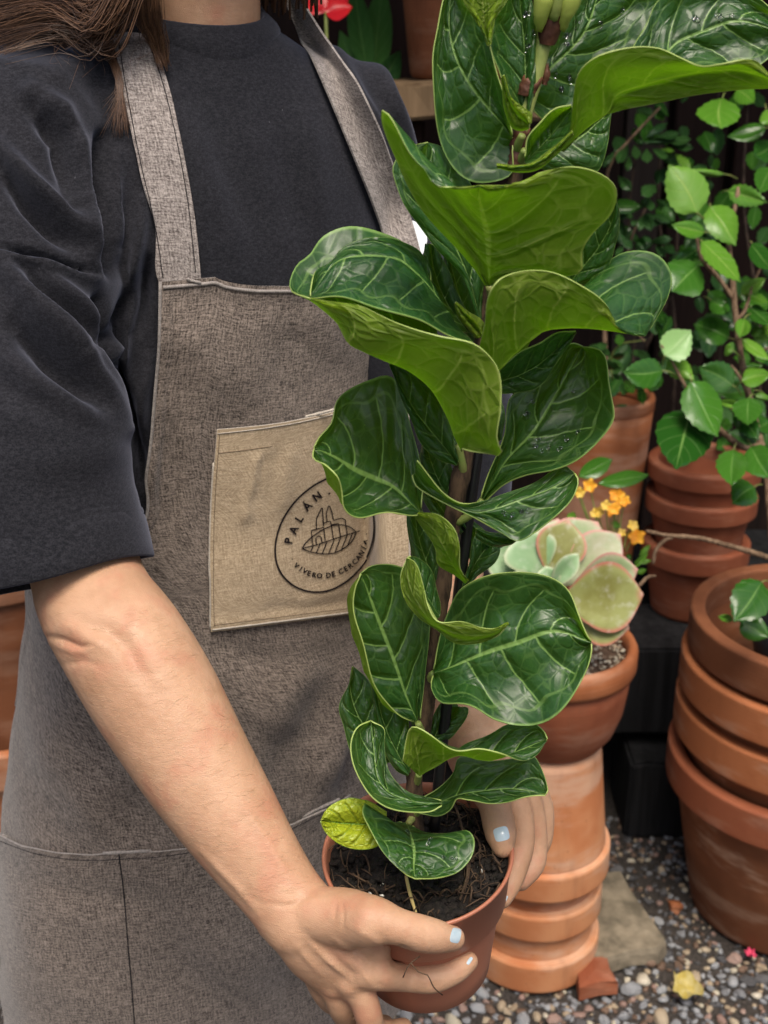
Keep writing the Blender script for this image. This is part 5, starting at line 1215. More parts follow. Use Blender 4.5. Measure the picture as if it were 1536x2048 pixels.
for fr, pl, amp, wd in FO:
    dd, at, _ = seg_dist(P2, Z(fr, pl))
    wd *= 0.92
    disp += front * amp * (0.0025 if amp > 0 else 0.0032) * np.exp(-(dd / wd) ** 2) * np.sin(np.pi * np.clip(at, .04, .96)) ** .5
# hem of the near sleeve: a stitched groove and a slight turn-up
ax = nrm(HEM - np.array(slr[3])); hd = (sv - HEM) @ ax; nearh = np.linalg.norm(sv - HEM, axis=1) < 0.13
disp += 0.0012 * np.sin(sv[:, 0] * 61 + sv[:, 2] * 43) * np.sin(sv[:, 1] * 57 - sv[:, 2] * 31)
sv = sv + sn * disp[:, None]
shirt = mesh_obj('t_shirt', sv, sf, M['jersey'], person)
sb = bvh_of(shirt)
# turned hem of the near sleeve, a crisp double band with a stitch line
hm0 = HEM - ax * .030; nh = 72
ha = np.linspace(0, 2 * np.pi, nh, endpoint=False)
wd_ = nrm(SV - ax * (SV @ ax)); hd_ = np.cross(ax, wd_)
def hem_ring(t_, r_):
    rr_ = r_ * (1 + .012 * np.sin(3 * ha + 1) + .008 * np.sin(5 * ha + 2))
    return hm0 + ax * t_ + (np.cos(ha) * rr_)[:, None] * wd_ + (np.sin(ha) * rr_ * .94)[:, None] * hd_ + (.0012 * np.sin(4 * ha))[:, None] * ax
hr_ = [hem_ring(-.004, 0.0666), hem_ring(-.001, 0.0698), hem_ring(.002, 0.0703), hem_ring(.0035, 0.0695), hem_ring(.0045, 0.0703), hem_ring(.012, 0.0706), hem_ring(.026, 0.0702), hem_ring(.0345, 0.0698), hem_ring(.036, 0.0688), hem_ring(.035, 0.0676), hem_ring(.020, 0.0666)]
mesh_obj('sleeve_hem', np.vstack(hr_), [(i * nh + j, i * nh + (j + 1) % nh, (i + 1) * nh + (j + 1) % nh, (i + 1) * nh + j) for i in range(len(hr_) - 1) for j in range(nh)], M['jersey'], shirt)
# collar: ribbed band round the neck
NC = np.array((-.159, 1.048, 0)); nph = np.linspace(0, 2 * np.pi, 96, endpoint=False)
def neck_ring(r, zf, zb, push=0.0):
    q = NC + (r * np.sin(nph))[:, None] * SV * 1.06 + (r * np.cos(nph))[:, None] * FV + push * FV
    q[:, 2] = zf + (zb - zf) * (1 - np.cos(nph)) / 2
    return q
fz = aty(455, 107, NC[1] - .085)[2]; tz = aty(455, 52, NC[1] - .072)[2]
rlo = float(np.interp(fz, TZ, TB)) + .001
lo = neck_ring(rlo, fz, fz + .02)
for k in range(96):
    h_ = sb.ray_cast(Vector((lo[k][0], lo[k][1], 1.6)), Vector((0, 0, -1)))
    if h_[0] is not None: lo[k][2] = h_[0][2] + .0022
for _ in range(6): lo[:, 2] = lo[:, 2] * .5 + (np.roll(lo[:, 2], 1) + np.roll(lo[:, 2], -1)) * .25
lo2 = lo - np.array((0, 0, .006)); hi = neck_ring(.0615, tz, tz + .030)
rings = [neck_ring(.0565, tz - .010, tz + .024), neck_ring(.0590, tz - .001, tz + .033), neck_ring(.0605, tz + .0006, tz + .0345), hi - np.array((0, 0, .0006))] + [hi * (1 - k) + lo * k + (nrm((lo - NC) * (1, 1, 0)) * .002 * math.sin(math.pi * k)) for k in (.12, .35, .6, .85, .97)] + [lo, lo2]
V = np.vstack(rings); Fc = [(i * 96 + j, i * 96 + (j + 1) % 96, (i + 1) * 96 + (j + 1) % 96, (i + 1) * 96 + j) for i in range(len(rings) - 1) for j in range(96)]
collar = mesh_obj('collar', V, Fc, M['jersey'], shirt)
# white print on the shirt, beside the far strap
wp = Z((760, 380, .1042), [(560, 590), (700, 640), (820, 740), (880, 850), (880, 1010), (850, 1150), (760, 1330), (600, 1300), (540, 1000), (540, 700)])
c = np.mean(wp, 0); rings = [[tuple(c + (np.array(p) - c) * s) for p in wp] for s in (1.0, .66, .33)]
V = [drape(sb, p[0], p[1], .0016, 1.06) for r in rings for p in r] + [drape(sb, c[0], c[1], .0016, 1.06)]
n = len(wp); Fc = [(i * n + j, i * n + (j + 1) % n, (i + 1) * n + (j + 1) % n, (i + 1) * n + j) for i in range(2) for j in range(n)] + [(2 * n + j, 2 * n + (j + 1) % n, 3 * n) for j in range(n)]
mesh_obj('shirt_print', V, Fc, M['white_print'], shirt)

# ------------------------------------------------------------------ apron
nr, nc = 190, 120
lz, lt = [], []
for p in [(322, 566), (317, 640), (317, 720), (306, 830), (292, 960), (286, 1050)]:
    a, b = solve(*p); lz.append(a); lt.append(b)
lz += [lz[-1] - .055, lz[-1] - .105, 0.60, 0.40]; lt += [-1.12, -1.80, -2.10, -2.15]
# waist corner sits where the hip outline meets the elbow
rz = [lz[0]] + lz[1:]; rt = [1.02, 1.02, 1.02, 1.04, 1.10, 1.18, 1.42, 1.66, 1.70, 1.72]
LB = crv(np.stack([np.array(lt) * .2, np.array(lz), np.array(lt)], 1), nr)[:, 1:]; RB = crv(np.stack([np.array(rt) * .2, np.array(rz), np.array(rt)], 1), nr)[:, 1:]
t = np.linspace(0, 1, nr); hz = np.interp(t, [0, 1], [0, 1])
zrow = np.linspace(LB[0, 0], 0.42, nr)
lth = np.interp(-zrow, -LB[:, 0], LB[:, 1]); rth = np.interp(-zrow, -RB[:, 0], RB[:, 1])
s = np.linspace(0, 1, nc)
TH = lth[:, None] + (rth - lth)[:, None] * s[None, :]
ZZ = np.repeat(zrow[:, None], nc, 1)
dip = np.clip((s - .16) / .68, 0, 1); dipv = 0.017 * np.sin(np.pi * dip) ** .7
ZZ = ZZ - dipv[None, :] * np.clip(1 - t[:, None] * 6, 0, 1)
AG = torso(ZZ, TH, 0.0085)
AN = grid_normals(AG)
if np.dot(AN[60, 60], CAMP - AG[60, 60]) < 0: AN = -AN
ap2 = proj(AG).reshape(-1, 3)[:, :2]
AF = [(FULL, [(60, 1720), (150, 1780), (300, 1800)], -3, 30), (FULL, [(330, 1450), (250, 1560), (160, 1640)], 3, 40), (FULL, [(420, 1300), (480, 1400), (600, 1460)], 3, 40), (FULL, [(360, 640), (420, 760), (400, 860)], 2, 40), (FULL, [(600, 640), (560, 760), (640, 810)], -2, 40), (FULL, [(480, 1750), (560, 1860), (640, 1960)], 3, 50), (FULL, [(345, 860), (338, 960), (330, 1080)], -5, 26), (FULL, [(310, 900), (305, 1000)], 3, 14), (FULL, [(560, 680), (640, 740), (740, 760)], -3, 50), (FULL, [(420, 700), (520, 820)], 2, 60), (FULL, [(730, 1290), (705, 1400), (670, 1500), (610, 1600)], 10, 34), (FULL, [(755, 1360), (720, 1470), (690, 1560)], -14, 26), (FULL, [(560, 1500), (600, 1570), (590, 1640)], -6, 34),
      (FULL, [(640, 1290), (560, 1400), (520, 1480)], 5, 50), (FULL, [(660, 1340), (620, 1450), (560, 1560)], -4, 34), (FULL, [(400, 1290), (560, 1330), (700, 1290)], -3, 30), (FULL, [(230, 1560), (260, 1640), (330, 1680)], -5, 44), (FULL, [(130, 1500), (180, 1600), (240, 1680)], 4, 44),
      (FULL, [(350, 1780), (430, 1880), (520, 1990)], 5, 60), (FULL, [(300, 1800), (380, 1930), (440, 2040)], -4, 50), (FULL, [(100, 1750), (80, 1900), (60, 2040)], 4, 60), (FULL, [(560, 1930), (610, 2040)], -5, 40), (FULL, [(180, 1340), (120, 1460), (90, 1560)], 4, 50)]
ad = np.zeros(len(ap2))
for fr, pl, amp, wd in AF:
    dd, at, _ = seg_dist(ap2, pl); ad += amp * .0015 * np.exp(-(dd / wd) ** 2) * np.sin(np.pi * np.clip(at, .05, .95)) ** .5
ad = np.maximum(ad, -.0045).reshape(nr, nc) + .0014 * np.sin(AG[..., 0] * 47 + AG[..., 2] * 29) * np.sin(AG[..., 2] * 37 - AG[..., 1] * 21)
ad += 0.004 * np.clip((0.95 - ZZ) / .3, 0, 1)                      # skirt hangs a little free
# turned hems: doubled cloth and a stitch groove
es = np.minimum(s, 1 - s)[None, :] * np.linalg.norm(AG[:, -1] - AG[:, 0], axis=1)[:, None]
tsd = np.broadcast_to((zrow[0] - zrow)[:, None], (nr, nc))
he = np.minimum(es, tsd)
ad += .0011 * (he < .009) - .0008 * np.exp(-((he - .0105) / .0016) ** 2)
AG = AG + AN * ad[..., None]
apron = sheet('apron', AG, M['apron'], person, 0.0022, edge_mat=M['hem_grey'])
ab = bvh_of(apron)
# pale top hem
def ribbon(name, pts_left, pts_right, bvh, off, mat, parent, n=40, m=7, thick=.0018, dflt=1.0, crown=0.0, lift=None, edge_mat=None):
    a = crv(pts_left, n)[:, :2]; b = crv(pts_right, n)[:, :2]; G = np.zeros((n, m, 3))
    for i in range(n):
        for j in range(m):
            f = j / (m - 1); p = a[i] * (1 - f) + b[i] * f
            o = off + crown * math.sin(math.pi * f)
            q = drape(bvh, p[0], p[1], o, dflt)
            G[i, j] = q + (nrm(CAMP - q) * lift(i / (n - 1), f) if lift else 0)
    # even out the fall across folds below
    for _ in range(4): G[1:-1] = G[1:-1] * .5 + (G[:-2] + G[2:]) * .25
    return sheet(name, G, mat, parent, thick, edge_mat=edge_mat)
def thread(name, pts, bvh, off, rad, mat, parent, n=60, flat=0.5, dflt=1.0, wob=0.0):
    q = crv(pts, n); P = np.array([drape(bvh, a[0], a[1], off, dflt) for a in q[:, :2]])
    P[1:-1] = P[1:-1] * .5 + (P[:-2] + P[2:]) * .25
    V, Fc = tube(P, [rad] * n, 7); V += nrg.normal(scale=wob or rad * .12, size=V.shape)
    uv = np.stack([np.repeat(np.arange(n), 7) * .004, np.tile(np.arange(7), n) * .001], 1)
    return mesh_obj(name, V, Fc, mat, parent, uv)
row = [tuple(proj(AG[0, j])[:2]) for j in range(2, nc - 2, 6)]
topl = AG[1, 1:-1]; V, Fc = tube(topl[::3] + AN[1, 1:-1][::3] * .0004, [.0014] * len(topl[::3]), 7, 90)
mesh_obj('top_hem', V, Fc, M['hem_grey'], apron, np.stack([np.repeat(np.arange(90), 7) * .004, np.tile(np.arange(7), 90) * .001], 1))
lefte = AG[0:100, 0]; V, Fc = tube(lefte[::4], [.0012] * len(lefte[::4]), 7, 70); mesh_obj('side_hem', V, Fc, M['hem_grey'], apron, np.stack([np.repeat(np.arange(70), 7) * .004, np.tile(np.arange(7), 70) * .001], 1))
# straps
strap1 = ribbon('strap', [(205, -60), (222, 20), (240, 150), (272, 320), (302, 450), (318, 560), (322, 590)], [(262, -60), (290, 50), (326, 145), (356, 260), (382, 400), (398, 545), (400, 585)], sb, .0045, M['strap'], apron, 70, 9, crown=.0012, edge_mat=M['hem_grey'])
for pl in ([(230, 20), (248, 150), (280, 320), (310, 450), (326, 556)], [(284, 50), (319, 145), (349, 260), (375, 400), (391, 545)]): thread('stitching', pl, bvh_of(strap1), .0002, .00035, M['seam'], strap1, 70)
thread('strap_seam', [(320, 562), (345, 561), (375, 560), (400, 566)], ab, .0014, .0013, M['hem_grey'], apron, 14)
strap2 = ribbon('strap', [(545, -60), (572, 8), (606, 90), (650, 190), (700, 310), (740, 410), (768, 490), (776, 520)], [(588, -60), (606, 5), (650, 78), (702, 158), (752, 262), (790, 365), (820, 450), (838, 510)], sb, .004, M['strap'], apron, 70, 11, dflt=1.02,
                lift=lambda v, f: 0.006 + 0.034 * math.sin(math.pi * min(1, .08 + v * .92)) ** .7 * max(0, (f - .35) / .65) ** 1.2, edge_mat=M['hem_grey'])
# chest pocket
def pk(u, v):
    tl, tr, bl_, br_ = np.array((432, 857)), np.array((818, 768)), np.array((420, 1262)), np.array((822, 1212))
    p = (tl * (1 - u) + tr * u) * (1 - v) + (bl_ * (1 - u) + br_ * u) * v
    p = p + np.array((0, 16 * math.sin(math.pi * u) ** 1 * (1 - v) ** 2)) * (1 if u < .6 else 1)
    p = p + np.array((-7 * math.sin(math.pi * v) * (1 - u), 0))
    return p
n = 44; G = np.zeros((n, n, 3))
for i, v in enumerate(np.linspace(0, 1, n)):
    for j, u in enumerate(np.linspace(0, 1, n)):
        p = pk(u, v); G[i, j] = drape(ab, p[0], p[1], .0030 + .0035 * (1 - v) ** 2 * math.sin(math.pi * u), 1.0)
for _ in range(3): G[1:-1, 1:-1] = G[1:-1, 1:-1] * .4 + (G[:-2, 1:-1] + G[2:, 1:-1] + G[1:-1, :-2] + G[1:-1, 2:]) * .15
pn = grid_normals(G); pn = pn if np.dot(pn[20, 20], CAMP - G[20, 20]) > 0 else -pn
p2 = proj(G).reshape(-1, 3)[:, :2]; dsp = np.zeros(n * n)
PF = (400, 800, .293)
for pl, amp, wd in [([(390, 400), (370, 560), (330, 680), (310, 800)], 3.0, 9), ([(430, 420), (400, 560), (360, 700)], -2.2, 9), ([(610, 380), (590, 540), (570, 700)], 1.6, 14), ([(530, 380), (500, 520), (460, 700)], -1.2, 12), ([(500, 1420), (750, 1420), (1000, 1370)], -1.6, 10), ([(100, 1540), (400, 1510), (700, 1470), (1000, 1440)], 1.2, 8), ([(700, 1380), (900, 1320)], 1.5, 16)]:
    dd, at, _ = seg_dist(p2, Z(PF, pl)); dsp += amp * .001 * np.exp(-(dd / wd) ** 2)
G = G + pn * dsp.reshape(n, n)[..., None]
pocket = sheet('chest_pocket', G, M['pocket'], apron, .0012, edge_mat=M['hem'])
pb = bvh_of(pocket)
for nm, pts, r in [('pocket_hem', [tuple(pk(u, .004)) for u in np.linspace(.004, .996, 12)], .0011), ('pocket_hem', [tuple(pk(u, .026)) for u in np.linspace(.01, .99, 12)], .0004), ('pocket_side', [tuple(pk(.004, v)) for v in np.linspace(.01, .99, 10)], .0007), ('pocket_bottom', [tuple(pk(u, .995)) for u in np.linspace(.01, .99, 10)], .0007), ('pocket_side', [tuple(pk(.995, v)) for v in np.linspace(.01, .99, 10)], .0007)]:
    thread(nm, pts, pb, .0004, r, M['hem'], pocket, 60)
for pts in ([tuple(pk(.022, v)) for v in np.linspace(.03, .98, 10)], [tuple(pk(u, .975)) for u in np.linspace(.02, .98, 10)], [tuple(pk(u, .125)) for u in np.linspace(.02, .30, 8)]): thread('stitching', pts, pb, .0001, .0003, simple('brown_thread', (0.16, 0.115, 0.07), .9), pocket, 60)
# printed emblem
INK = []
def stroke(pts, wpx, closed=False, n=None):
    q = np.array(pts, float)
    if closed: q = np.vstack([q, q[:1]])
    if n: q = crv(q, n)
    else:
        out = []
        for a, b in zip(q[:-1], q[1:]):
            k = max(2, int(np.linalg.norm(b - a) / 5)); out += [a + (b - a) * t_ for t_ in np.linspace(0, 1, k, endpoint=False)]
        q = np.array(out + [q[-1]])
    tg = nrm(np.gradient(q, axis=0)); nv = np.stack([-tg[:, 1], tg[:, 0]], 1) * wpx / 2
    V = []
    for a in (q - nv, q + nv): V += [drape(pb, x_, y_, .0009, 1.0) for x_, y_ in a]
    k = len(q); Fc = [(i, i + 1, k + i + 1, k + i) for i in range(k - 1)]
    V = np.array(V)
    if np.dot(np.cross(V[1] - V[0], V[k] - V[0]), CAMP - V[0]) < 0: Fc = [f[::-1] for f in Fc]
    INK.append((V, Fc))
def zp(pts): return Z(PF, pts)
ci = zp([(855, 537), (760, 590), (655, 680), (575, 790), (528, 900), (510, 1010), (520, 1110), (560, 1195), (630, 1262), (715, 1300), (800, 1310), (890, 1295), (985, 1245), (1070, 1170), (1140, 1080), (1180, 980), (1195, 880), (1185, 760), (1140, 650), (1060, 560), (960, 525), (900, 522)])
stroke(ci + [ci[0]], 3.6, n=150)
stroke(zp([(872, 640), (884, 632)]), 3.0); stroke(zp([(1112, 808), (1126, 800)]), 2.6)
leafo = [(692, 1012), (730, 960), (800, 905), (880, 862), (940, 850), (1000, 858), (1045, 885), (1060, 905)]; leafl = [(692, 1012), (750, 1035), (830, 1048), (900, 1045), (970, 1015), (1030, 965), (1060, 905)]
for a, k in ((leafo, 40), (leafl, 40)): stroke(zp(a), 2.3, n=k)
for pl in [[(692, 1012), (800, 985), (900, 950), (1000, 918), (1085, 892)], [(752, 1030), (768, 998)], [(790, 1040), (815, 982)], [(830, 1045), (862, 968)], [(875, 1045), (912, 950)], [(918, 1035), (955, 938)], [(962, 1015), (1000, 920)], [(1005, 985), (1035, 910)],
           [(765, 990), (755, 890), (790, 880), (790, 810), (825, 735), (832, 735), (838, 860)], [(755, 890), (840, 868), (850, 960)], [(840, 840), (862, 830), (858, 770), (872, 722), (880, 722), (898, 770), (905, 815)], [(862, 830), (885, 825), (892, 850), (905, 945)], [(905, 820), (960, 805), (985, 815), (1000, 920)], [(892, 850), (940, 840), (955, 930)], [(790, 985), (786, 940), (805, 925), (822, 935), (828, 970)]]: stroke(zp(pl), 2.1)
def letter(ch, cx, cy, ang, h, bold=0.0):
    cu = bpy.data.curves.new('t', 'FONT'); cu.body = ch; cu.size = 1.0; cu.align_x = 'CENTER'; cu.offset = bold; cu.resolution_u = 3
    o = bpy.data.objects.new('t', cu); COL.objects.link(o); me = o.to_mesh()
    V = np.array([v.co[:] for v in me.vertices]); Fc = [tuple(p.vertices) for p in me.polygons]
    o.to_mesh_clear(); bpy.data.objects.remove(o); bpy.data.curves.remove(cu)
    if not len(V): return
    q = (V[:, :2] - np.array((0, .35))) * h / .72; c_, s_ = math.cos(R(ang)), math.sin(R(ang))
    px = cx + q[:, 0] * c_ - q[:, 1] * s_ * -1 * -1; py = cy - (q[:, 0] * s_ + q[:, 1] * c_)
    V = np.array([drape(pb, a, b, .0009, 1.0) for a, b in zip(px, py)])
    f0 = Fc[0]
    if np.dot(np.cross(V[f0[1]] - V[f0[0]], V[f0[2]] - V[f0[0]]), CAMP - V[f0[0]]) < 0: Fc = [f[::-1] for f in Fc]
    INK.append((V, Fc))
for ch, x_, y_, an_ in [('P', 600, 960, 80), ('A', 635, 885, 66), ('L', 672, 808, 57), ('Á', 728, 722, 46), ('N', 795, 655, 34)]:
    p = zp([(x_, y_)])[0]; letter(ch, p[0], p[1], an_, 16, .03)
for ch, x_, y_, an_ in zip('·VIVERO' + 'DE' + 'CERCANÍA' + '·', [625, 655, 685, 712, 740, 775, 812, 872, 905, 957, 990, 1020, 1050, 1075, 1097, 1115, 1128, 1138], [1085, 1128, 1150, 1166, 1180, 1192, 1197, 1194, 1186, 1167, 1150, 1130, 1104, 1074, 1044, 1008, 968, 915], [-50, -42, -36, -30, -22, -10, 0, 6, 14, 24, 30, 36, 44, 52, 58, 64, 70, 78]):
    p = zp([(x_, y_)])[0]; letter(ch, p[0], p[1], an_, 10, .035)
V, Fc = join(INK); g = mesh_obj('printed_emblem', V, Fc, M['ink'], pocket, smooth=False)
# waist pockets: a second layer of the same cloth with a thick turned edge
def wrow(px): return np.interp(px, [-40, 0, 60, 120, 180, 250, 310, 370, 420, 480, 575, 640, 700], [1650, 1665, 1688, 1700, 1704, 1701, 1698, 1690, 1680, 1668, 1645, 1612, 1585])
cols = np.linspace(-12, 690, 90); G = np.zeros((46, 90, 3))
for j, x_ in enumerate(cols):
    for i, v in enumerate(np.linspace(0, 1, 46)):
        y_ = wrow(x_) + v * (2090 - wrow(x_)); xq = x_
        while hit(ab, xq, y_) is None and xq < 120: xq += 3
        G[i, j] = drape(ab, xq, y_, .0040 + .004 * math.exp(-v * 9) * (0.6 + .4 * math.sin(x_ / 47.0)), 1.12)
for _ in range(2): G[1:-1, 1:-1] = G[1:-1, 1:-1] * .4 + (G[:-2, 1:-1] + G[2:, 1:-1] + G[1:-1, :-2] + G[1:-1, 2:]) * .15
wpock = sheet('waist_pocket', G, M['apron'], apron, .002, edge_mat=M['hem_grey'])
wb = bvh_of(wpock)
thread('pocket_hem', [(x_, wrow(x_) + 4) for x_ in np.linspace(-20, 680, 24)], wb, .0002, .0015, M['hem_grey'], wpock, 90, dflt=1.12)
thread('stitching', [(238, 1708), (248, 1790), (256, 1890), (264, 1980), (270, 2070)], wb, .0001, .0006, M['seam'], wpock, 50, dflt=1.12)
thread('stitching', [(x_, wrow(x_) + 17) for x_ in np.linspace(-20, 680, 24)], wb, .0001, .0003, M['seam'], wpock, 90, dflt=1.12)

# ------------------------------------------------------------------ body: one continuous skin
pbv = BVHTree.FromPolygons([tuple(v) for v in (np.vstack([np.array([v.co[:] for v in o.data.vertices]) + origin(o) for o in (potb, [c_ for c_ in potb.children][0])])).tolist()],
                           [tuple(p.vertices) for p in potb.data.polygons] + [tuple(i + len(potb.data.vertices) for i in p.vertices) for p in potb.children[0].data.polygons])
def onpot(px, py, r, dflt, press=0.92):
    h = hit(pbv, px, py)
    d = proj(h)[2] if h is not None else dflt + r
    return W(px, py, min(d - r * press, dflt + .03))
B = []
def limb(pts, rad, wvec=None, flat=1.0, seg=24, n=None, re=4): B.append(tube(pts, rad, seg, n or len(pts) * 6, wvec, flat, True, re))
# near (her right) arm
armp = [W(140, 1010, .885), W(168, 1130, .866), W(196, 1210, .845), W(248, 1290, .822), W(312, 1395, .812), W(385, 1520, .802), W(452, 1625, .793), W(512, 1715, .784), W(562, 1785, .777), W(600, 1835, .771)]
limb(armp, [.041, .0395, .0410, .0432, .0430, .0390, .0345, .0295, .0262, .0258], seg=32, wvec=[W(p[0], p[1], .8) - W(200, 1300, .8) for p in [(340, 1220)] * 10], flat=[1, 1, .98, .95, .95, .93, .9, .86, .82, .78])
limb([W(140, 1235, .845), W(152, 1290, .828), W(200, 1350, .815)], [.012, .0145, .010])               # point of the elbow
limb([W(312, 1280, .814), W(364, 1395, .806), W(412, 1500, .802), W(458, 1595, .80)], [.018, .0255, .0245, .0130], re=6)
limb([W(540, 1852, .772), W(556, 1872, .768)], [.0085, .0075])                                         # wrist bone
# near hand
wr = [W(590, 1822, .772), W(628, 1862, .768), W(662, 1905, .770), (W(692, 1948, .774))]
wv = [W(652, 1782, .77) - W(530, 1868, .775), W(690, 1810, .765) - W(572, 1912, .775), W(735, 1865, .762) - W(606, 1948, .778), W(756, 1926, .765) - W(640, 1975, .782)]
limb(wr, [.0255, .0285, .0300, .0265], wvec=wv, flat=[.70, .56, .48, .46], seg=32)
limb([W(632, 1828, .764), W(690, 1836, .756), onpot(742, 1842, .015, .752)], [.017, .0185, .0155])    # thumb base
limb([W(700, 1850, .762), W(740, 1885, .766), W(752, 1920, .772)], [.012, .012, .010])                 # web
th = [W(690, 1832, .757), onpot(748, 1838, .0140, .75), onpot(795, 1853, .0113, .75), onpot(838, 1866, .0113, .75), onpot(872, 1873, .0104, .75), onpot(905, 1877, .0084, .755)]
limb(th, [.0160, .0140, .0112, .0114, .0105, .0082], re=5)
def finger(pts, rad): limb(pts, rad, seg=20, re=5)
IX = [W(712, 1938, .769), W(752, 1948, .766), onpot(812, 1955, .0098, .765), onpot(862, 1957, .0100, .765), onpot(897, 1948, .0090, .765), onpot(918, 1936, .0086, .768), onpot(936, 1923, .0074, .772)]
finger(IX, [.0104, .0103, .0091, .0096, .0085, .0083, .0070])
finger([W(690, 1958, .772), W(722, 1990, .772), W(738, 2034, .775), W(744, 2060, .786), W(775, 2066, .80), W(806, 2056, .812)], [.0104, .0097, .0092, .0093, .0083, .0070])
finger([W(662, 1962, .780), W(676, 1990, .782), W(684, 2014, .788), W(700, 2035, .806), W(740, 2050, .826), W(770, 2050, .838)], [.0105, .0098, .0094, .0092, .0084, .0070])
finger([W(636, 1955, .790), W(650, 1985, .797), W(668, 2005, .815), W(705, 2020, .835)], [.0095, .0088, .0084, .0066])
for p, r in [((728, 1940, .7645), .0103), ((697, 1957, .7685), .0103), ((667, 1962, .7755), .0098), ((640, 1955, .787), .0085)]: limb([W(*p), W(p[0] + 4, p[1] + 5, p[2])], [r, r])
for a, b in [((640, 1862, .757), (722, 1938, .758)), ((622, 1872, .758), (692, 1952, .763)), ((606, 1882, .762), (662, 1958, .771))]: limb([W(*a), W((a[0] + b[0]) / 2, (a[1] + b[1]) / 2, (a[2] + b[2]) / 2 - .002), W(*b)], [.0034, .0042, .0040], re=2)
# far (her left) arm and hand
la = [JL + (.028, -.04, -.16), np.array((.050, 1.03, 1.10)), np.array((.054, .995, 1.00)), W(886, 1180, 1.055), W(902, 1270, 1.0), W(922, 1365, .93), W(937, 1448, .872)]
limb(la, [.040, .038, .036, .036, .034, .0290, .0245], seg=28)
lw = [W(938, 1455, .870), W(972, 1512, .862), W(1008, 1562, .856), W(1040, 1600, .852)]
limb(lw, [.0245, .0270, .0265, .0230], wvec=[W(990, 1430, .865) - W(905, 1490, .872), W(1030, 1480, .86) - W(925, 1545, .855), W(1070, 1530, .864) - W(960, 1590, .838), W(1078, 1580, .872) - W(1002, 1610, .836)], flat=[.72, .6, .52, .46], seg=28)
limb([W(955, 1500, .855), W(975, 1565, .838), W(988, 1600, .826)], [.0165, .0155, .0125])
LT = [W(984, 1585, .828), W(992, 1622, .816), W(998, 1650, .808), W(1003, 1675, .802), W(1006, 1692, .800)]
finger(LT, [.0122, .0112, .0112, .0105, .0082])
LI = [W(1022, 1590, .842), W(1038, 1640, .838), W(1040, 1690, .834), W(1030, 1730, .826), W(1017, 1768, .818), W(1004, 1798, .812)]
finger(LI, [.0112, .0108, .0102, .0098, .0088, .0068])
finger([W(1052, 1592, .855), W(1064, 1640, .856), W(1068, 1690, .856), W(1064, 1728, .852), W(1040, 1760, .845)], [.0108, .0104, .0098, .0094, .008])
finger([W(1066, 1580, .868), W(1082, 1620, .872), W(1080, 1680, .874), W(1060, 1715, .87)], [.0102, .0096, .009, .0076])
limb([W(1064, 1560, .876), W(1078, 1600, .884), W(1072, 1650, .886)], [.0095, .0085, .0072])
# neck, head, trunk core
nb = np.array((-.157, 1.052, 1.38))
limb([nb + (0, 0, -.08), nb, nb + (.004, -.006, .05), nb + (.008, -.012, .11), nb + (.012, -.02, .17)], [.060, .0575, .0535, .053, .055], seg=32)
hc = nb + (.020, -.045, .235)
hv, hf = ico(4)
hv = hv.copy(); rel = hv.copy(); f_ = hv @ FV; s_ = hv @ SV; z_ = hv[:, 2]
jaw = np.clip(-z_, 0, 1)
hv = (s_ * .074 * (1 - .30 * jaw ** 1.5))[:, None] * SV + (f_ * .094 * (1 - .10 * jaw))[:, None] * FV + (z_ * .115)[:, None] * np.array((0, 0, 1.0)) + (jaw * .012)[:, None] * FV
B.append((hv + hc, hf))
limb([hc + FV * .090 + (0, 0, .015), hc + FV * .104 + (0, 0, -.018), hc + FV * .096 + (0, 0, -.026)], [.007, .0105, .009])
limb([hc + FV * .084 - SV * .018 + (0, 0, -.058), hc + FV * .092 + (0, 0, -.056), hc + FV * .084 + SV * .018 + (0, 0, -.058)], [.005, .007, .005])
for k in (-1, 1):
    limb([hc + SV * .073 * k - FV * .012 + (0, 0, .012), hc + SV * .078 * k - FV * .016 + (0, 0, -.012)], [.014, .010], flat=.5)
core = [torso(z, 0.0, 0) - FV * np.interp(z, TZ, TB) for z in (0.72, 0.9, 1.1, 1.25, 1.34, 1.40)]
limb(core, [.115, .095, .09, .105, .085, .05], wvec=[SV] * 6, flat=.66, seg=24)
limb([torso(1.33, -1.57, -.02), torso(1.335, 0, -.1), torso(1.33, 1.57, -.03)], [.045, .05, .045])
limb([torso(1.335, -1.57, -.03), JR + (.0, -.01, -.03), np.array((-.262, .87, 1.18)), W(150, 1010, .87)], [.048, .05, .046, .043])
limb([torso(1.335, 1.57, -.05), JL + (.02, -.02, -.10), la[0]], [.045, .046, .041])
bv, bn, bf = remesh(B, 0.00185, 7, 'body')
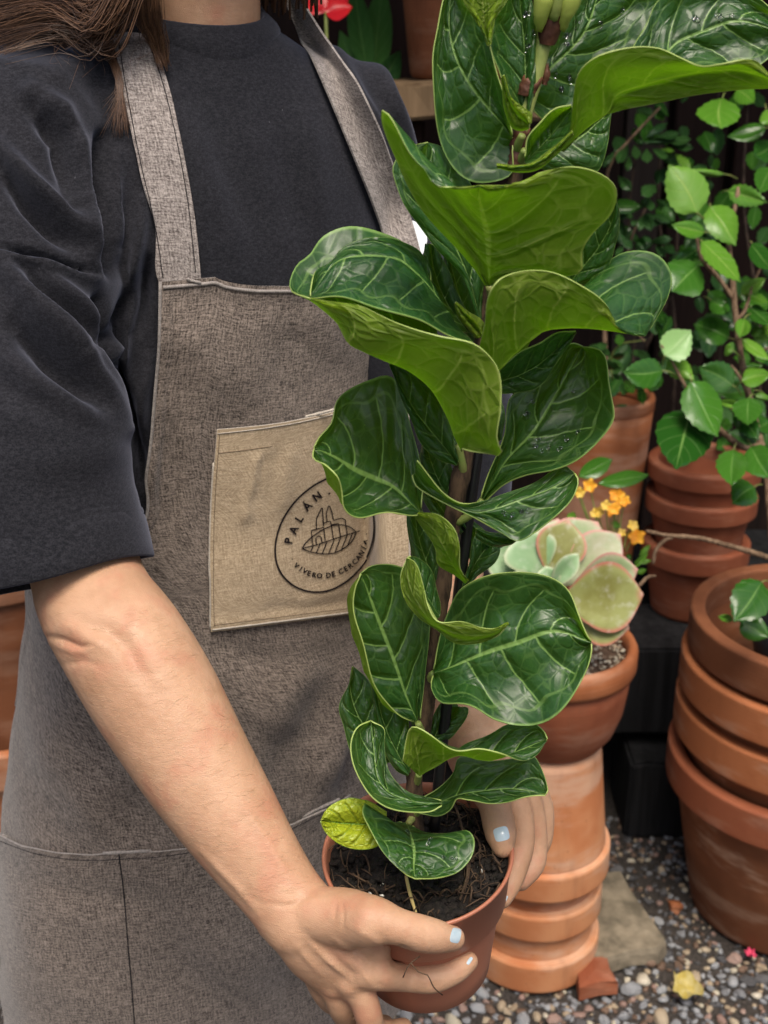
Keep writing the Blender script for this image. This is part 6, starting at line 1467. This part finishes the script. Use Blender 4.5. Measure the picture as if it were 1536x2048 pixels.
# skin relief: creases at wrist, knuckles and elbow, veins on the hand
pj = proj(bv)[:, :2]; fr_ = np.sum(bn * nrm(CAMP - bv), 1) > 0
H3 = (550, 1700, .358); E4 = (0, 1150, .2604)
bd = np.zeros(len(bv))
for fr, pl, amp, wd in [(E4, [(370, 470), (480, 490), (620, 550), (720, 540)], -1.6, 4), (E4, [(390, 520), (560, 590), (700, 580)], .8, 7), (E4, [(620, 380), (820, 420), (960, 540), (1060, 720), (1180, 880)], -2.4, 20), (E4, [(400, 420), (550, 400), (700, 500), (850, 560)], 1.6, 16), (E4, [(480, 690), (640, 660), (780, 700)], -.7, 7), (E4, [(300, 250), (450, 300), (620, 330)], 1.0, 26),
                        (H3, [(372, 280), (385, 360), (375, 450)], -.5, 3.2), (H3, [(345, 300), (330, 380)], -.6, 3), (H3, [(860, 470), (880, 530), (870, 580)], -.5, 3), (H3, [(835, 420), (850, 500)], -.45, 2.5), (H3, [(760, 560), (700, 540), (660, 580)], -.8, 4),
                        (H3, [(160, 480), (300, 620), (430, 720)], 1.0, 5), (H3, [(120, 540), (260, 700)], .7, 5), (H3, [(330, 500), (470, 600), (560, 700)], .8, 5), (H3, [(870, 730), (890, 790)], -.6, 3), (H3, [(900, 720), (918, 780)], -.5, 3), (H3, [(980, 640), (1000, 690)], -.5, 2.6),
                        (H3, [(640, 620), (700, 660), (760, 660)], -.5, 4), (H3, [(560, 740), (620, 770)], -.6, 4), (H3, [(470, 640), (520, 720), (560, 760)], .9, 6), (H3, [(250, 560), (380, 680), (450, 760)], .8, 6), (H3, [(420, 420), (560, 500), (650, 560)], .6, 7), (FULL, [(400, 1700), (470, 1770), (520, 1830)], .9, 7), (FULL, [(480, 1600), (540, 1690), (585, 1770)], .7, 9), (FULL, [(520, 1805), (580, 1812), (630, 1788)], -.6, 4), (Y6, [(500, 1110), (580, 1090), (650, 1105)], -.6, 3), (Y6, [(510, 1150), (590, 1140), (660, 1150)], -.5, 3), (Y6, [(700, 1380), (800, 1420)], -.5, 4)]:
    dd, at, _ = seg_dist(pj, Z(fr, pl)); bd += fr_ * amp * .0015 * np.exp(-(dd / wd) ** 2) * np.sin(np.pi * np.clip(at, .06, .94)) ** .6
near = bv[:, 1] < 1.0
bv = bv + bn * bd[:, None]
body = mesh_obj('body', bv, bf, M['skin'], person)
bb = bvh_of(body)
# fine fair hairs on the forearm
hp = []
lx = lambda y: np.interp(y, [1200, 1300, 1500, 1680, 1860], [90, 120, 225, 338, 515]); rx = lambda y: np.interp(y, [1200, 1290, 1400, 1500, 1560, 1651, 1776], [310, 395, 450, 497, 520, 570, 640])
for k in range(420):
    y_ = rng.uniform(1215, 1800); x_ = rng.uniform(lx(y_) + 25, rx(y_) - 4); an = rng.gauss(2.95, .35); L_ = rng.uniform(14, 30)
    P = []
    for q in range(4):
        f = q / 3; a_ = an + f * rng.uniform(-.2, .35)
        P.append(drape(bb, x_ + math.cos(a_) * L_ * f, y_ + math.sin(a_) * L_ * f, .0001 + .0006 * f, .80))
    P = np.array(P)
    if np.linalg.norm(np.diff(P, axis=0), axis=1).max() > .01: continue
    hp.append(tube(P, [.00005, .000045, .00004, .00002], 3))
V, Fc = join(hp); g = mesh_obj('arm_hair', V, Fc, M['arm_hair'], body); g['kind'] = 'stuff'
def nail(center, along, w, l):
    """polished nail laid on the finger tip where the camera sees it: centre pixel, direction, half sizes in pixels"""
    a = np.array(along, float); a /= np.linalg.norm(a); b = np.array((-a[1], a[0])); n = 9; G = np.zeros((n, n, 3))
    for i in range(n):
        for j in range(n):
            u = (i / (n - 1) - .5) * 2; v = (j / (n - 1) - .5) * 2
            k = (1 - abs(u) ** 3.2 * .18) * (1 - abs(v) ** 3.2 * .12)
            p = np.array(center) + a * u * l * k + b * v * w * k
            G[i, j] = drape(bb, p[0], p[1], .0004 - .0003 * v * v, .78)
    return sheet('fingernail', G, M['nail'], body, .0005)
nail((911, 1871), (.97, .22), 17, 12)
nail((939, 1922), (.55, -.83), 4, 10)
nail((1003, 1668), (.25, .97), 17, 17)
nail((1010, 1798), (-.45, .89), 4.5, 9)
# ------------------------------------------------------------------ hair: strands falling on the shoulder
parts = []; uvs = []
def strand(pts, r0, n=16):
    P = []
    for q in crv(pts, n):
        h = hit(sb, q[0], q[1]); d = .895
        if h is not None: d = min(proj(h)[2], 1.0)
        P.append((q[0], q[1], d - q[2]))
    P = np.array(P); P[:, 2] = np.convolve(np.pad(P[:, 2], 2, 'edge'), np.ones(5) / 5, 'valid')
    V, Fc = tube(np.array([W(*p) for p in P]), np.linspace(r0, r0 * .35, n), 4)
    parts.append((V, Fc)); uvs.append(np.stack([np.repeat(np.linspace(0, 1, n), 4), np.full(n * 4, rng.random() * 50)], 1))
for k in range(620):                               # sweep over the near shoulder to the left
    a = rng.random(); b = rng.random()
    y0 = -190 + 170 * b; y2 = -150 + 262 * b + rng.gauss(0, 7); x2 = rng.uniform(-60, 30)
    x0 = 300 - 70 * a; dp = rng.uniform(.006, .032)
    mid1 = (x0 - 70 + rng.gauss(0, 12), y0 + 70 + 60 * b + rng.gauss(0, 8)); mid2 = (120 + rng.gauss(0, 20), y2 - 25 + 12 * math.sin(b * 5) + rng.gauss(0, 7))
    strand([(x0, y0, dp + .02), (*mid1, dp + .015), (*mid2, dp), (x2, y2, dp * .6)], rng.uniform(.00028, .00055))
for k in range(230):                               # lock beside the neck, over the strap
    a = rng.random()
    strand([(290 + 36 * a, -190, .05), (286 + 36 * a + rng.gauss(0, 4), -60, .045), (272 + 46 * a + rng.gauss(0, 5), 20 + rng.gauss(0, 8), .035), (294 + 36 * a + rng.gauss(0, 4), 80, .020), (318 + 16 * a + rng.gauss(0, 4), 118 + rng.gauss(0, 14), .012)], rng.uniform(.0003, .00055))
for k in range(170):                               # upper mass, inner side
    a = rng.random()
    strand([(250 + 60 * a, -190, .05), (210 + 60 * a + rng.gauss(0, 6), -60, .04), (190 + 60 * a + rng.gauss(0, 6), 10, .03), (120 + 90 * a + rng.gauss(0, 10), 62 + 26 * a + rng.gauss(0, 7), .015)], rng.uniform(.0003, .00055))
for k in range(90):                                # thin tail hanging in front of the sleeve
    a = rng.random(); e = rng.random() ** 1.6
    strand([(130 + 60 * a, -30, .03), (165 + 40 * a, 50 + rng.gauss(0, 6), .022), (208 + 14 * a + rng.gauss(0, 3), 100 + rng.gauss(0, 5), .014), (228 + 12 * a + rng.gauss(0, 3), 142, .010), (236 + 8 * a + rng.gauss(0, 3), 185 - 20 * e, .008), (234 + rng.gauss(0, 14), 278 - 95 * e, .005)], rng.uniform(.0002, .00042))
for k in range(26):                                # stray hairs
    x0 = rng.uniform(120, 320); y0 = rng.uniform(20, 90)
    strand([(x0, y0, .02), (x0 + rng.uniform(-40, 25), y0 + rng.uniform(20, 60), .016), (x0 + rng.uniform(-60, 30), y0 + rng.uniform(40, 110), .008)], .00018)
# rest of the hair round the head, out of the picture
for k in range(500):
    a = rng.uniform(.9, 5.4); r = nrm(math.sin(a) * SV + math.cos(a) * FV)
    if math.cos(a) > .45: continue
    top = hc + np.array((0, 0, .118)) + nrm(r) * .02; s1 = hc + r * np.array((.088, .1, 0)) + (0, 0, .05 + rng.gauss(0, .012)); s2 = hc + r * .088 + (0, 0, -.06); s3 = hc + r * (.082 + rng.gauss(0, .006)) + (0, 0, -.15 - rng.random() * .04)
    V, Fc = tube(np.array([top, s1, s2, s3]), [.0016, .0022, .002, .001], 4, 10); parts.append((V, Fc)); uvs.append(np.stack([np.repeat(np.linspace(0, 1, 10), 4), np.full(40, rng.random() * 50)], 1))
V, Fc = join(parts); mesh_obj('hair', V, Fc, M['hair'], person, np.vstack(uvs))
# trousers and shoes, below the picture
leg = []
for k in (-1, 1):
    h0 = np.array((-.176, 1.04, .74)) + SV * .080 * k
    leg.append(tube([h0, h0 + (0, 0, -.22), h0 + (0, .01, -.46), h0 + (0, .015, -.67)], [.080, .078, .060, .056], 24, 20))
V, Fc = join(leg); _v, _n, _f = remesh([(V, Fc)], .008, 3, 'trousers'); mesh_obj('trousers', _v, _f, M['seam'], person)
for k in (-1, 1):
    h0 = np.array((-.186, 1.045, .038)) + SV * .085 * k
    V, Fc = tube([h0 - FV * .07, h0, h0 + FV * .09, h0 + FV * .16 + (0, 0, -.008)], [.036, .042, .044, .034], 20, 16, wvec=[SV] * 4, flat=[.9, .95, .75, .6], round_ends=4); mesh_obj('shoe', V, Fc, M['stake'], person)
